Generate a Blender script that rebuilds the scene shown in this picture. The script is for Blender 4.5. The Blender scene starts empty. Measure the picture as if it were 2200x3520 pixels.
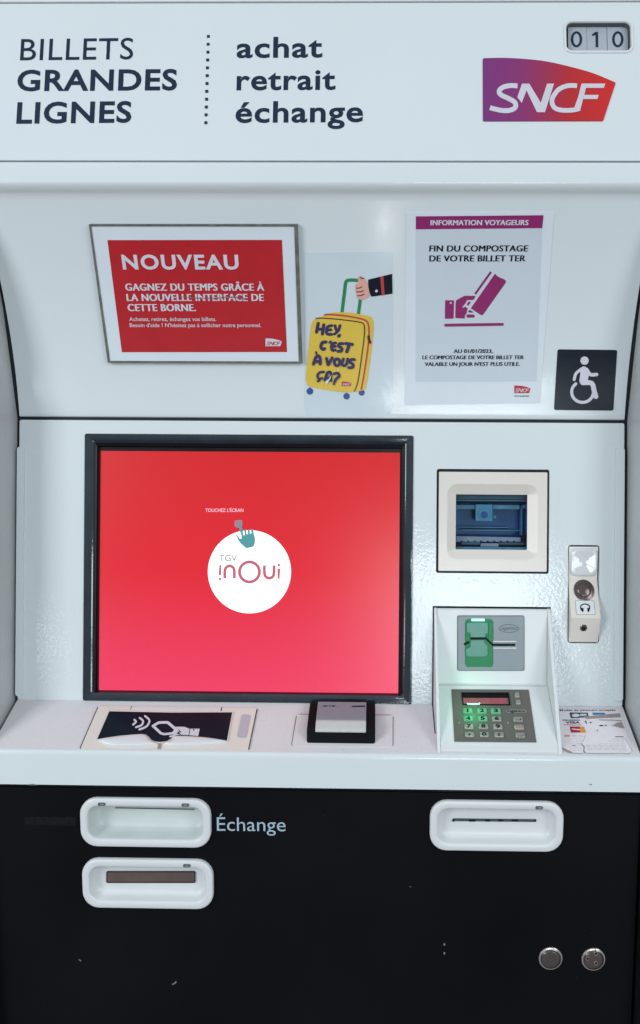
import bpy, bmesh, math, random
from mathutils import Vector, Matrix
from mathutils.geometry import tessellate_polygon

random.seed(7)
scene = bpy.context.scene
COL = scene.collection

# ------------------------------------------------------------------ camera
F, CX, CY = 2490.0, 1245.0, 1760.0         # focal length and optical centre on the 2200 x 3520 photo
D, ZC = 0.816, 1.32                        # camera distance to the screen panel, camera height
RCAM = (Matrix.Rotation(math.radians(0.8), 3, 'Z') @ Matrix.Rotation(math.radians(90), 3, 'X')
        @ Matrix.Rotation(0.0075, 3, 'Z'))
CPOS = Vector((0, -D, ZC))
cam = bpy.data.cameras.new('camera')
cam.sensor_fit = 'VERTICAL'
cam.sensor_height = 36.0
cam.lens = 36.0 * F / 3520.0
cam.shift_x = (1100 - CX) / 3520.0
cam.clip_start = 0.05
cam.clip_end = 60
co = bpy.data.objects.new('camera', cam)
COL.objects.link(co)
m4 = RCAM.to_4x4(); m4.translation = CPOS
co.matrix_world = m4
scene.camera = co

# ------------------------------------------------------------------ light
w = bpy.data.worlds.new('World'); scene.world = w; w.use_nodes = True
bg = w.node_tree.nodes['Background']
wn = w.node_tree.nodes; wl = w.node_tree.links
wtc = wn.new('ShaderNodeTexCoord'); wsp = wn.new('ShaderNodeSeparateXYZ'); wmr = wn.new('ShaderNodeMapRange'); wcr = wn.new('ShaderNodeMix'); wcr.data_type = 'RGBA'
wl.new(wtc.outputs['Generated'], wsp.inputs[0]); wl.new(wsp.outputs['Z'], wmr.inputs['Value'])
wmr.inputs['From Min'].default_value = -0.35; wmr.inputs['From Max'].default_value = 0.35; wmr.interpolation_type = 'SMOOTHSTEP'
wl.new(wmr.outputs[0], wcr.inputs['Factor'])
wcr.inputs['A'].default_value = (0.24, 0.25, 0.27, 1)      # dim floor
wcr.inputs['B'].default_value = (0.80, 0.93, 1.0, 1)       # pale ceiling and walls
wl.new(wcr.outputs['Result'], bg.inputs[0])
bg.inputs[1].default_value = 0.56

def area(name, loc, target, sx, sy, power, color=(1, 1, 1), spread=180):
    l = bpy.data.lights.new(name, 'AREA'); l.shape = 'RECTANGLE'; l.size = sx; l.size_y = sy
    l.energy = power; l.color = color; l.spread = math.radians(spread)
    o = bpy.data.objects.new(name, l); COL.objects.link(o)
    o.location = loc
    o.rotation_euler = (Vector(target) - Vector(loc)).to_track_quat('-Z', 'Y').to_euler()
    return o

# small lamp added behind and below the lens for the flash glints
area('spot_lamp', (0.05, -1.02, ZC - 0.13), (0.0, 0, ZC), 0.03, 0.012, 0.045, (1.0, 0.97, 0.94))
# station ceiling lights behind and above the photographer
area('ceiling_light', (-0.1, -1.7, ZC + 2.2), (0, 0, ZC), 2.4, 1.0, 0.8, (0.92, 0.97, 1.0))
# added frontal fill lamp that brightens the screen panel
area('front_fill', (-0.1, -3.3, ZC - 0.1), (-0.1, 0, ZC - 0.1), 5.0, 2.6, 5, (1.0, 0.98, 0.98))
# added soft fill lamp above and behind the photographer
area('top_fill', (-0.1, -1.0, ZC + 0.52), (0.0, 0, ZC - 0.1), 0.9, 0.3, 0.15, (1.0, 0.97, 0.97))
area('spot_lamp', (0.03, -1.0, ZC - 0.49), (0.0, 0, ZC - 0.1), 0.03, 0.02, 0.06, (1.0, 0.98, 0.96))  # second small lamp, added for a hot spot on the bezel
# added soft fill lamps to the left and right
area('side_fill', (-1.95, -1.9, ZC + 0.50), (0, 0, ZC - 0.1), 0.9, 1.2, 33, (0.95, 0.98, 1.0))
area('side_fill', (1.70, -1.9, ZC + 0.50), (0, 0, ZC - 0.1), 0.9, 1.2, 19, (0.95, 0.98, 1.0))
# bright hall openings behind the photographer
area('hall_opening', (0.62, -3.5, ZC - 0.48), (0.62, 0, ZC - 0.48), 0.90, 0.44, 11.5, (0.84, 0.96, 1.0))
area('hall_opening', (0.62, -3.5, ZC - 0.90), (0.62, 0, ZC - 0.90), 0.90, 0.22, 6, (0.84, 0.96, 1.0))
area('hall_opening', (-2.3, -3.0, ZC - 0.75), (-0.4, 0, ZC), 0.9, 0.26, 4, (0.9, 0.97, 1.0))
area('hall_opening', (1.75, -3.0, ZC - 0.75), (0.3, 0, ZC), 0.9, 0.26, 4, (0.9, 0.97, 1.0))

scene.view_settings.view_transform = 'Standard'
scene.view_settings.look = 'None'
scene.view_settings.exposure = 0.06
scene.view_settings.gamma = 1.0

# ------------------------------------------------------------------ surfaces  y = g(z), z measured from ZC
class Surf:
    def __init__(s, g): s.g = g
    def P(s, px, py, lift=0.0):
        d = RCAM @ Vector(((px - CX) / F, -(py - CY) / F, -1.0))
        lo, hi = 0.45, 1.1
        for _ in range(48):
            t = (lo + hi) / 2; p = CPOS + d * t
            if p.y > s.g(p.z - ZC): hi = t
            else: lo = t
        p = CPOS + d * t
        return p + s.n(p.z - ZC) * lift if lift else p
    def n(s, z):
        e = 1e-4; k = (s.g(z + e) - s.g(z - e)) / (2 * e)
        return Vector((0, -1, k)).normalized()
    def W(s, X, z, lift=0.0):                    # X and z (relative to ZC)
        return Vector((X, s.g(z), z + ZC)) + s.n(z) * lift
    def R(s, x0, y0, x1, y1):                    # photo measurements -> an upright rectangle on the surface
        xm, ym = (x0 + x1) / 2, (y0 + y1) / 2
        return (s.P(x0, ym).x, s.P(xm, y1).z - ZC, s.P(x1, ym).x, s.P(xm, y0).z - ZC)
    def shifted(s, dy): return Surf(lambda z, g=s.g: g(z) + dy)

def line(y0, z0, y1, z1):
    k = (y1 - y0) / (z1 - z0)
    return Surf(lambda z: y0 + k * (z - z0))

HEAD = Surf(lambda z: -0.097 + 0.10 * (z - 0.3488))
def hood_g(z):
    t = max(z - 0.104, -0.02)
    return -(0.15 * t + 1.18 * t * t) if t > 0 else -0.15 * t
HOOD = Surf(hood_g)
MAIN = Surf(lambda z: 0.0)
SHELF = line(0.0, -0.2156, -0.060, -0.2535)
LIP = Surf(lambda z: -0.0605 - 0.0 * z)
LOW = Surf(lambda z: -0.057 + 0.095 * (-0.292 - z))
READ = Surf(lambda z: -0.004)
KP = Surf(lambda z: -0.008 - 0.9 * (-0.192 - z))
XL = MAIN.P(64, 1900).x
XR = MAIN.P(2143, 1900).x

# ------------------------------------------------------------------ materials
def srgb(r, g, b):
    f = lambda v: (v / 255 / 12.92) if v / 255 <= 0.04045 else ((v / 255 + 0.055) / 1.055) ** 2.4
    return (f(r), f(g), f(b))

def mat(name, col, rough=0.4, spec=0.5, metal=0.0, bump=0.0, bscale=400, var=0.04, vscale=12, coat=0.0,
        emit=None, estr=0.0, alpha=None, trans=0.0, speck=None):
    m = bpy.data.materials.new(name); m.use_nodes = True
    nt = m.node_tree; N = nt.nodes; L = nt.links; b = N['Principled BSDF']
    b.inputs['Roughness'].default_value = rough
    b.inputs['Specular IOR Level'].default_value = spec
    b.inputs['Metallic'].default_value = metal
    b.inputs['Coat Weight'].default_value = coat
    b.inputs['Transmission Weight'].default_value = trans
    tc = N.new('ShaderNodeTexCoord')
    base = (*col, 1)
    b.inputs['Base Color'].default_value = base
    last = None
    if var:
        nz = N.new('ShaderNodeTexNoise'); nz.inputs['Scale'].default_value = vscale; nz.inputs['Detail'].default_value = 6
        L.new(tc.outputs['Object'], nz.inputs['Vector'])
        mp = N.new('ShaderNodeMapRange'); mp.inputs['From Min'].default_value = 0.25; mp.inputs['From Max'].default_value = 0.75
        mp.inputs['To Min'].default_value = 1 - var; mp.inputs['To Max'].default_value = 1 + var
        L.new(nz.outputs['Fac'], mp.inputs['Value'])
        mx = N.new('ShaderNodeVectorMath'); mx.operation = 'SCALE'
        mx.inputs[0].default_value = col
        L.new(mp.outputs[0], mx.inputs['Scale'])
        last = mx.outputs[0]
        L.new(last, b.inputs['Base Color'])
        rr = N.new('ShaderNodeMapRange'); rr.inputs['To Min'].default_value = max(rough - 0.05, 0.02); rr.inputs['To Max'].default_value = rough + 0.06
        n2 = N.new('ShaderNodeTexNoise'); n2.inputs['Scale'].default_value = vscale * 6; n2.inputs['Detail'].default_value = 5
        L.new(tc.outputs['Object'], n2.inputs['Vector']); L.new(n2.outputs['Fac'], rr.inputs['Value'])
        L.new(rr.outputs[0], b.inputs['Roughness'])
    if speck:                                         # sparse worn specks: (colour, scale, threshold)
        vo = N.new('ShaderNodeTexVoronoi'); vo.inputs['Scale'].default_value = speck[1]; vo.inputs['Randomness'].default_value = 1
        L.new(tc.outputs['Object'], vo.inputs['Vector'])
        lt = N.new('ShaderNodeMath'); lt.operation = 'LESS_THAN'; lt.inputs[1].default_value = speck[2]
        L.new(vo.outputs['Distance'], lt.inputs[0])
        mixc = N.new('ShaderNodeMix'); mixc.data_type = 'RGBA'
        if last: L.new(last, mixc.inputs['A'])
        else: mixc.inputs['A'].default_value = base
        mixc.inputs['B'].default_value = (*speck[0], 1)
        L.new(lt.outputs[0], mixc.inputs['Factor']); L.new(mixc.outputs['Result'], b.inputs['Base Color'])
    if bump:
        bn = N.new('ShaderNodeTexNoise'); bn.inputs['Scale'].default_value = bscale; bn.inputs['Detail'].default_value = 2
        L.new(tc.outputs['Object'], bn.inputs['Vector'])
        bp = N.new('ShaderNodeBump'); bp.inputs['Strength'].default_value = 1.0; bp.inputs['Distance'].default_value = bump
        L.new(bn.outputs['Fac'], bp.inputs['Height']); L.new(bp.outputs[0], b.inputs['Normal'])
    if emit:
        b.inputs['Emission Color'].default_value = (*emit, 1); b.inputs['Emission Strength'].default_value = estr
    if alpha is not None: b.inputs['Alpha'].default_value = alpha
    return m

WHITE = mat('white_powder_coat', (0.61, 0.66, 0.69), 0.055, 0.5, bump=0.00017, bscale=270, var=0.015, vscale=7)
WHITES = mat('white_smooth_coat', (0.61, 0.66, 0.69), 0.12, 0.5, bump=0.00005, bscale=250, var=0.015, vscale=7)
WHITE2 = mat('white_moulding', (0.63, 0.65, 0.67), 0.30, 0.5, var=0.02)
CREAM = mat('cream_moulding', (0.66, 0.615, 0.57), 0.22, 0.5, var=0.02)
SHELFM = mat('shelf_coating', (0.61, 0.59, 0.615), 0.28, 0.4, bump=0.00004, bscale=700, var=0.03, vscale=14)
GREYW = mat('shaded_white_side_paint', (0.44, 0.46, 0.465), 0.30, 0.5, bump=0.0003, bscale=260, var=0.08, vscale=18)  # white paint in shade; the shade is put into this grey
BLACKP = mat('black_powder_coat', (0.0048, 0.0053, 0.0065), 0.42, 0.06, bump=0.00002, bscale=900, var=0.35, vscale=5,
             speck=((0.10, 0.11, 0.12), 34, 0.010))
BLACKT = mat('black_hammered_coat', (0.010, 0.010, 0.012), 0.35, 0.3, bump=0.001, bscale=500, var=0.5, vscale=60)
RUBBER = mat('black_rubber', (0.008, 0.013, 0.020), 0.5, 0.25, bump=0.0002, bscale=500)
BEZEL = mat('black_glossy_bezel', (0.011, 0.020, 0.030), 0.06, 0.8, var=0.35, vscale=30, bump=0.00003, bscale=500, speck=((0.22, 0.26, 0.28), 230, 0.05))
BEZIN = mat('dark_inner_bezel', (0.004, 0.003, 0.006), 0.3, 0.25)
BLACKG = mat('black_gloss_plastic', (0.005, 0.006, 0.008), 0.35, 0.15, var=0.2, vscale=30)
NAVY = mat('navy_print', srgb(26, 40, 62), 0.42, 0.2, var=0.08, vscale=60)
NAVYS = mat('navy_sticker', srgb(14, 22, 36), 0.2, 0.2, var=0.1, vscale=40)
PRINTW = mat('white_print', srgb(196, 194, 206), 0.45, 0.2, var=0.03, vscale=60)
REDPR = mat('red_print', srgb(170, 28, 36), 0.35, 0.35, var=0.06, vscale=40)
PAPER = mat('white_paper', srgb(203, 212, 220), 0.40, 0.35, var=0.02, vscale=20)
PAPERG = mat('pale_grey_paper', srgb(188, 198, 208), 0.40, 0.35, var=0.02, vscale=20)
MAG = mat('magenta_print', srgb(132, 28, 96), 0.4, 0.3, var=0.06, vscale=60)
YEL = mat('yellow_print', srgb(205, 180, 84), 0.3, 0.4, var=0.05, vscale=30)
YELD = mat('deep_yellow_print', srgb(206, 176, 66), 0.3, 0.4, var=0.05, vscale=30)
INK = mat('indigo_print', srgb(46, 40, 84), 0.3, 0.4, var=0.1, vscale=90)
MAROON = mat('maroon_print', srgb(72, 22, 36), 0.3, 0.4)
PINKR = mat('brick_red_print', srgb(176, 56, 60), 0.3, 0.4)
GREENP = mat('green_print', srgb(30, 124, 78), 0.3, 0.4)
SKINP = mat('peach_print', srgb(208, 156, 142), 0.3, 0.4)
BLUEP = mat('blue_print', srgb(46, 76, 128), 0.3, 0.4, var=0.2, vscale=300)
TEALP = mat('teal_print', srgb(40, 120, 160), 0.3, 0.4)
DKBLUE = mat('dark_teal_print', srgb(22, 62, 86), 0.3, 0.4)
ORANGEP = mat('orange_print', srgb(214, 140, 70), 0.3, 0.4)
TANP = mat('bare_glue_residue', srgb(150, 138, 136), 0.7, 0.2, var=0.12, vscale=300)
GREYT = mat('faint_grey_print', srgb(184, 178, 186), 0.6, 0.2)
SILVER = mat('silver_plastic', (0.20, 0.23, 0.26), 0.36, 0.5, metal=0.1, var=0.03, bump=0.00002, bscale=1500)
SILVERL = mat('light_silver_plastic', (0.60, 0.61, 0.62), 0.3, 0.5, metal=0.1, var=0.03)
KEYPL = mat('brown_grey_metal', (0.125, 0.118, 0.108), 0.45, 0.4, metal=0.2, var=0.04, vscale=50)
KEYM = mat('steel_key', (0.30, 0.29, 0.27), 0.32, 0.5, metal=0.4, var=0.08, vscale=80)
STEEL = mat('brushed_steel', (0.24, 0.21, 0.20), 0.20, 0.5, metal=0.85, var=0.08, vscale=60, bump=0.00004, bscale=1200)
CHROME = mat('chrome_rim', (0.60, 0.52, 0.51), 0.2, 0.5, metal=0.7)
DARK = mat('dark_cavity', (0.006, 0.007, 0.009), 0.6, 0.2)
GREEN = mat('lit_green_plastic', (0.002, 0.06, 0.022), 0.3, 0.25, emit=(0.0, 0.20, 0.065), estr=0.62, var=0.2, vscale=120)
GREENS = mat('green_tinted_clear_flap', (0.03, 0.12, 0.10), 0.25, 0.4, emit=(0.02, 0.2, 0.12), estr=0.45, var=0.12, vscale=90)
LEDG = mat('green_led', (0.3, 0.9, 0.6), 0.3, 0.5, emit=(0.30, 1.0, 0.60), estr=1.4, var=0)
LEDOFF = mat('clear_led', (0.20, 0.22, 0.23), 0.15, 0.6, var=0.3, vscale=400)
LCD = mat('red_tinted_lcd', srgb(150, 72, 84), 0.12, 0.6, var=0.15, vscale=120)
BROWNS = mat('brown_shutter', srgb(98, 84, 80), 0.4, 0.4, metal=0.2, var=0.15, vscale=80)
SLOTBLUE = mat('blue_grey_gate', srgb(60, 74, 88), 0.4, 0.4)
FILM = mat('clear_film', srgb(194, 206, 214), 0.10, 0.5, bump=0.00006, bscale=160, var=0.02, vscale=20)
TROUGH = mat('shaded_green_white_moulding', (0.55, 0.60, 0.592), 0.3, 0.5, var=0.05, vscale=40)  # recess shade and green LED tint put into the white's colour
GASK = mat('weathered_edge', srgb(96, 98, 92), 0.5, 0.3, var=0.35, vscale=120)
BOARD = mat('blue_scanner_floor', srgb(26, 62, 116), 0.25, 0.5, var=0.12, vscale=70)
BOARDL = mat('pale_blue_part', srgb(104, 134, 152), 0.3, 0.5, var=0.15, vscale=150)
BOARDT = mat('teal_camera_housing', srgb(82, 134, 150), 0.3, 0.5, var=0.15, vscale=150)
BEIGE = mat('beige_gear_rack', srgb(160, 142, 142), 0.4, 0.4, var=0.1, vscale=200)
GREYD = mat('grey_inner_edge', srgb(82, 90, 94), 0.5, 0.3, var=0.15, vscale=150)
GREYL = mat('counter_grey', srgb(160, 168, 178), 0.4, 0.4, var=0.04, vscale=60)
LAV = mat('lavender_window', srgb(176, 170, 182), 0.3, 0.5)

# the big round-cornered badge runs from purple to red: printed gradient along X
def badge_mat(x0, x1):
    m = mat('purple_to_red_print', (0.5, 0.02, 0.02), 0.3, 0.4, var=0)
    nt = m.node_tree; N = nt.nodes; L = nt.links; b = N['Principled BSDF']
    g = N.new('ShaderNodeNewGeometry'); sp = N.new('ShaderNodeSeparateXYZ'); L.new(g.outputs['Position'], sp.inputs[0])
    mp = N.new('ShaderNodeMapRange'); mp.inputs['From Min'].default_value = x0; mp.inputs['From Max'].default_value = x1
    L.new(sp.outputs['X'], mp.inputs['Value'])
    cr = N.new('ShaderNodeValToRGB'); L.new(mp.outputs[0], cr.inputs[0])
    e = cr.color_ramp.elements
    e[0].position = 0.0; e[0].color = (*srgb(112, 42, 112), 1)
    e[1].position = 1.0; e[1].color = (*srgb(196, 32, 30), 1)
    a = e.new(0.28); a.color = (*srgb(126, 40, 104), 1)
    a = e.new(0.50); a.color = (*srgb(150, 36, 70), 1)
    a = e.new(0.66); a.color = (*srgb(172, 32, 36), 1)
    L.new(cr.outputs[0], b.inputs['Base Color'])
    return m

# the display: lit red, the viewing-angle shift to pink painted into its emission
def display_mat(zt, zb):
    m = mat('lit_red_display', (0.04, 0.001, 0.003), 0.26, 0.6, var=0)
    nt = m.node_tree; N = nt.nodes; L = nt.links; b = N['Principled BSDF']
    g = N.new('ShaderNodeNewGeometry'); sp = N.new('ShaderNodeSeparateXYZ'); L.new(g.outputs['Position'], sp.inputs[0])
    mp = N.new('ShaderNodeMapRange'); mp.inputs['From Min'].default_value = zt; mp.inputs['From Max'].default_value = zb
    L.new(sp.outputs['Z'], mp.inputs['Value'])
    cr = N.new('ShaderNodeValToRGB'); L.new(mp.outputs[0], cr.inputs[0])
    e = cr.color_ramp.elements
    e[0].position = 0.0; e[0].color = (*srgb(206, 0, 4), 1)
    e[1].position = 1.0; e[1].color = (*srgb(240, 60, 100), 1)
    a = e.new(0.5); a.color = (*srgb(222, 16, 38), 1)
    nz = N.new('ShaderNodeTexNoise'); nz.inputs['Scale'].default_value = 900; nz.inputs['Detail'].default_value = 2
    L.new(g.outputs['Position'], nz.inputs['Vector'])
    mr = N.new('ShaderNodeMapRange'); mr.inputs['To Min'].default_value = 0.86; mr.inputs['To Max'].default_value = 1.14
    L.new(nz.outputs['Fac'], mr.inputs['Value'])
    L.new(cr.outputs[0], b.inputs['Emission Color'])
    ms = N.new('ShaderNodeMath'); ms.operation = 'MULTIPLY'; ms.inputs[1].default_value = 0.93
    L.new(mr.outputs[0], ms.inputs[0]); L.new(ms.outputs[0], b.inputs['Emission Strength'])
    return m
def screen_ink(name, col, s=0.8): return mat(name, tuple(c * 0.3 for c in col), 0.4, 0.5, var=0, emit=col, estr=s)
SCR_W = screen_ink('lit_white_pixels', (1, 1, 1), 0.95)
SCR_T = screen_ink('lit_teal_pixels', srgb(70, 148, 154), 0.75)
SCR_TP = screen_ink('lit_faded_teal_pixels', srgb(152, 120, 136), 0.75)
SCR_P = screen_ink('lit_old_rose_pixels', srgb(190, 92, 108), 0.75)
SCR_G = screen_ink('lit_grey_pixels', srgb(158, 152, 158), 0.75)
SCR_L = screen_ink('lit_pink_pixels', srgb(240, 176, 200), 0.8)

# ------------------------------------------------------------------ object helpers
def link(name, me, parent=None, m=None, smooth=None, bevel=0.0):
    if m is not None and len(me.materials) == 0:
        for q in (m if isinstance(m, (list, tuple)) else [m]): me.materials.append(q)
    if smooth is not None:
        for p in me.polygons: p.use_smooth = True
        me.set_sharp_from_angle(angle=math.radians(smooth))
    o = bpy.data.objects.new(name, me); COL.objects.link(o)
    if parent is not None:
        o.parent = parent
        o.matrix_parent_inverse = parent.matrix_world.inverted()
    if bevel:
        md = o.modifiers.new('bevel', 'BEVEL'); md.width = bevel; md.segments = 2
        md.limit_method = 'ANGLE'; md.angle_limit = math.radians(40)
    return o

def thing(name, label, cat, loc):
    o = bpy.data.objects.new(name, None); COL.objects.link(o)
    o.location = loc; o.empty_display_size = 0.05
    o['label'] = label; o['category'] = cat
    o.matrix_world = Matrix.Translation(loc)
    return o

def bm_to(name, bm):
    me = bpy.data.meshes.new(name); bm.normal_update(); bm.to_mesh(me); bm.free(); return me

def solid_from(polys2d, fmap, depth, cuts=None):
    """polys2d: list of closed outlines (first outer, rest holes) in any 2-D system; fmap(u,v,extra)->3-D front point,
    depth: how far the sides run back. Returns a bmesh."""
    flat = []; loops = []
    for pl in polys2d:
        loops.append([Vector((p[0], p[1], 0)) for p in pl]); flat += [tuple(p[:2]) for p in pl]
    bm = bmesh.new()
    vs = [bm.verts.new((p[0], p[1], 0)) for p in flat]
    for a, b, c in tessellate_polygon(loops):
        if a == b or b == c or a == c: continue
        try: bm.faces.new((vs[a], vs[b], vs[c]))
        except ValueError: pass
    if cuts:
        for v in cuts:
            bmesh.ops.bisect_plane(bm, geom=bm.verts[:] + bm.edges[:] + bm.faces[:], plane_co=(0, v, 0), plane_no=(0, 1, 0), dist=1e-5)
    wrap(bm, fmap, depth)
    return bm

def wrap(bm, fmap, depth):
    bm.verts.ensure_lookup_table()
    for f in bm.faces: f.smooth = False
    bound = [(e.verts[0], e.verts[1]) for e in bm.edges if len(e.link_faces) == 1]
    fr = {v: fmap(v.co.x, v.co.y, 0.0) for v in bm.verts}
    if depth:
        bk = {}
        for a, b in bound:
            for v in (a, b):
                if v not in bk: bk[v] = bm.verts.new(fmap(v.co.x, v.co.y, -depth))
        for v, p in fr.items(): v.co = p
        for a, b in bound:
            try: bm.faces.new((a, b, bk[b], bk[a]))
            except ValueError: pass
    else:
        for v, p in fr.items(): v.co = p
    bmesh.ops.recalc_face_normals(bm, faces=bm.faces[:])
    # front faces must look towards -y
    f0 = max(bm.faces, key=lambda f: f.calc_area())
    if f0.normal.y > 0 or (abs(f0.normal.y) < 1e-6 and f0.normal.z < 0):
        bmesh.ops.reverse_faces(bm, faces=bm.faces[:])

def join_bms(bms):
    out = bmesh.new()
    for b, mi in bms:
        me = bpy.data.meshes.new('t'); b.to_mesh(me); b.free()
        n0 = len(out.faces); out.from_mesh(me); out.faces.ensure_lookup_table()
        for f in out.faces[n0:]: f.material_index = mi
        bpy.data.meshes.remove(me)
    return out

def pxmap(surf, lift): return lambda u, v, e: surf.P(u, v, 0) + surf.n(surf.P(u, v).z - ZC) * (lift + e)
def wmap(surf, lift): return lambda u, v, e: surf.W(u, v, lift + e)

def yrange(polys, step):
    ys = [p[1] for pl in polys for p in pl]; a, b = min(ys), max(ys); n = int((b - a) / step)
    return [a + (b - a) * (i + 1) / (n + 1) for i in range(n)]

def pxshape(name, shapes, surf, m, lift=0.0003, depth=0.0002, parent=None, cut=None, step=0.00004, **kw):
    """shapes: list of polys-with-holes in photo coordinates, laid on the surface"""
    bms = []
    for i, polys in enumerate(shapes):
        if not isinstance(polys[0][0], (list, tuple)): polys = [polys]
        cuts = yrange(polys, cut) if cut else None
        bms.append((solid_from(polys, pxmap(surf, lift + i * step), depth, cuts), 0))
    return link(name, bm_to(name, join_bms(bms)), parent, m, **kw)

def wshape(name, polys, surf, m, lift=0.0, depth=0.002, parent=None, cut=None, **kw):
    cuts = yrange(polys, cut) if cut else None
    return link(name, bm_to(name, solid_from(polys, wmap(surf, lift), depth, cuts)), parent, m, **kw)

def catmull(pts, n=6, closed=False):
    out = []; k = len(pts)
    rng = range(k if closed else k - 1)
    for i in rng:
        g = (lambda j: pts[j % k]) if closed else (lambda j: pts[min(max(j, 0), k - 1)])
        p0, p1, p2, p3 = g(i - 1), g(i), g(i + 1), g(i + 2)
        for s in range(n):
            t = s / n
            out.append(tuple(0.5 * (2 * p1[c] + (p2[c] - p0[c]) * t + (2 * p0[c] - 5 * p1[c] + 4 * p2[c] - p3[c]) * t * t
                       + (3 * p1[c] - p0[c] - 3 * p2[c] + p3[c]) * t ** 3) for c in (0, 1)))
    if not closed: out.append(tuple(pts[-1][:2]))
    return out

def stroke(pts, width, caps='round', smooth=5, taper=None):
    """outline polygon of a thick line"""
    p = catmull(pts, smooth) if smooth > 1 and len(pts) > 2 else [tuple(q[:2]) for q in pts]
    L, R = [], []
    n = len(p)
    for i in range(n):
        a = p[max(i - 1, 0)]; b = p[min(i + 1, n - 1)]
        dx, dy = b[0] - a[0], b[1] - a[1]; l = math.hypot(dx, dy) or 1
        nx, ny = -dy / l, dx / l
        hw = width / 2
        if taper: hw *= taper[0] + (taper[1] - taper[0]) * i / (n - 1)
        L.append((p[i][0] + nx * hw, p[i][1] + ny * hw)); R.append((p[i][0] - nx * hw, p[i][1] - ny * hw))
    def cap(c, frm, hw):
        a0 = math.atan2(frm[1] - c[1], frm[0] - c[0])
        return [(c[0] + hw * math.cos(a0 - math.pi * k / 6), c[1] + hw * math.sin(a0 - math.pi * k / 6)) for k in range(1, 6)]
    out = list(L)
    if caps == 'round': out += cap(p[-1], L[-1], math.dist(L[-1], p[-1]))
    out += R[::-1]
    if caps == 'round': out += cap(p[0], R[0], math.dist(R[0], p[0]))
    return out

def closed_stroke(pts, width, smooth=5):
    p = catmull(pts, smooth, True) if smooth > 1 else pts
    n = len(p); A, B = [], []
    for i in range(n):
        a = p[i - 1]; b = p[(i + 1) % n]; dx, dy = b[0] - a[0], b[1] - a[1]; l = math.hypot(dx, dy) or 1
        nx, ny = -dy / l * width / 2, dx / l * width / 2
        A.append((p[i][0] + nx, p[i][1] + ny)); B.append((p[i][0] - nx, p[i][1] - ny))
    area2 = lambda q: abs(sum(q[i - 1][0] * q[i][1] - q[i][0] * q[i - 1][1] for i in range(len(q))))
    return [A, B] if area2(A) > area2(B) else [B, A]

def rqc(c, r, n=5):
    out = []
    k4 = len(c)
    for i in range(k4):
        p = c[i]; a = c[i - 1]; b = c[(i + 1) % k4]
        la = math.dist(a, p); lb2 = math.dist(b, p); rr_ = min(r, la / 2, lb2 / 2)
        p0 = (p[0] + (a[0] - p[0]) / la * rr_, p[1] + (a[1] - p[1]) / la * rr_); p2 = (p[0] + (b[0] - p[0]) / lb2 * rr_, p[1] + (b[1] - p[1]) / lb2 * rr_)
        for k_ in range(n):
            t = k_ / (n - 1); out.append(tuple((1 - t) ** 2 * p0[c_] + 2 * t * (1 - t) * p[c_] + t * t * p2[c_] for c_ in (0, 1)))
    return out
def circle(cx, cy, r, n=32, ry=None): return [(cx + r * math.cos(2 * math.pi * k / n), cy + (ry or r) * math.sin(2 * math.pi * k / n)) for k in range(n)]
def ring(cx, cy, r, wd, n=48, ry=None):
    ry = ry or r
    return [circle(cx, cy, r + wd / 2, n, ry + wd / 2), circle(cx, cy, r - wd / 2, n, ry - wd / 2)]
def rrect(x0, y0, x1, y1, r, n=6):
    if x0 > x1: x0, x1 = x1, x0
    if y0 > y1: y0, y1 = y1, y0
    r = max(min(r, (x1 - x0) / 2 - 1e-6, (y1 - y0) / 2 - 1e-6), 1e-6)
    out = []
    for cx, cy, a in ((x1 - r, y1 - r, 0), (x0 + r, y1 - r, 90), (x0 + r, y0 + r, 180), (x1 - r, y0 + r, 270)):
        for k in range(n + 1):
            t = math.radians(a + 90 * k / n); out.append((cx + r * math.cos(t), cy + r * math.sin(t)))
    return out

def loft(name, rings, surf, m, parent=None, cap=True, smooth=35, capmat=None, **kw):
    """rings: lists of (X, z) outlines with equal counts + lift; joined one after another"""
    bm = bmesh.new(); prev = None
    for pts, lift in rings:
        cur = [bm.verts.new(surf.W(p[0], p[1], lift)) for p in pts]
        if prev:
            for i in range(len(cur)):
                j = (i + 1) % len(cur); bm.faces.new((prev[i], prev[j], cur[j], cur[i]))
        prev = cur
    if cap:
        f = bm.faces.new(prev)
        if capmat: f.material_index = 1
    bm.normal_update()
    if cap and f.normal.y > 0: bmesh.ops.reverse_faces(bm, faces=bm.faces[:])
    elif not cap: bmesh.ops.recalc_face_normals(bm, faces=bm.faces[:])
    mm = [m, capmat] if capmat else m
    return link(name, bm_to(name, bm), parent, mm, smooth=smooth, **kw)

def RR(box, inset, r): return rrect(box[0] + inset, box[1] + inset, box[2] - inset, box[3] - inset, r)

def prism(name, profile, x0, x1, m, parent=None, bevel=0.0, smooth=None):
    """closed (y, z) profile extruded from x0 to x1; z from ZC"""
    bm = bmesh.new()
    a = [bm.verts.new((x0, y, z + ZC)) for y, z in profile]; b = [bm.verts.new((x1, y, z + ZC)) for y, z in profile]
    bm.faces.new(a); bm.faces.new(b[::-1]); n = len(a)
    for i in range(n): bm.faces.new((a[i], b[i], b[(i + 1) % n], a[(i + 1) % n]))
    bmesh.ops.recalc_face_normals(bm, faces=bm.faces[:])
    return link(name, bm_to(name, bm), parent, m, bevel=bevel, smooth=smooth)

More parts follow.
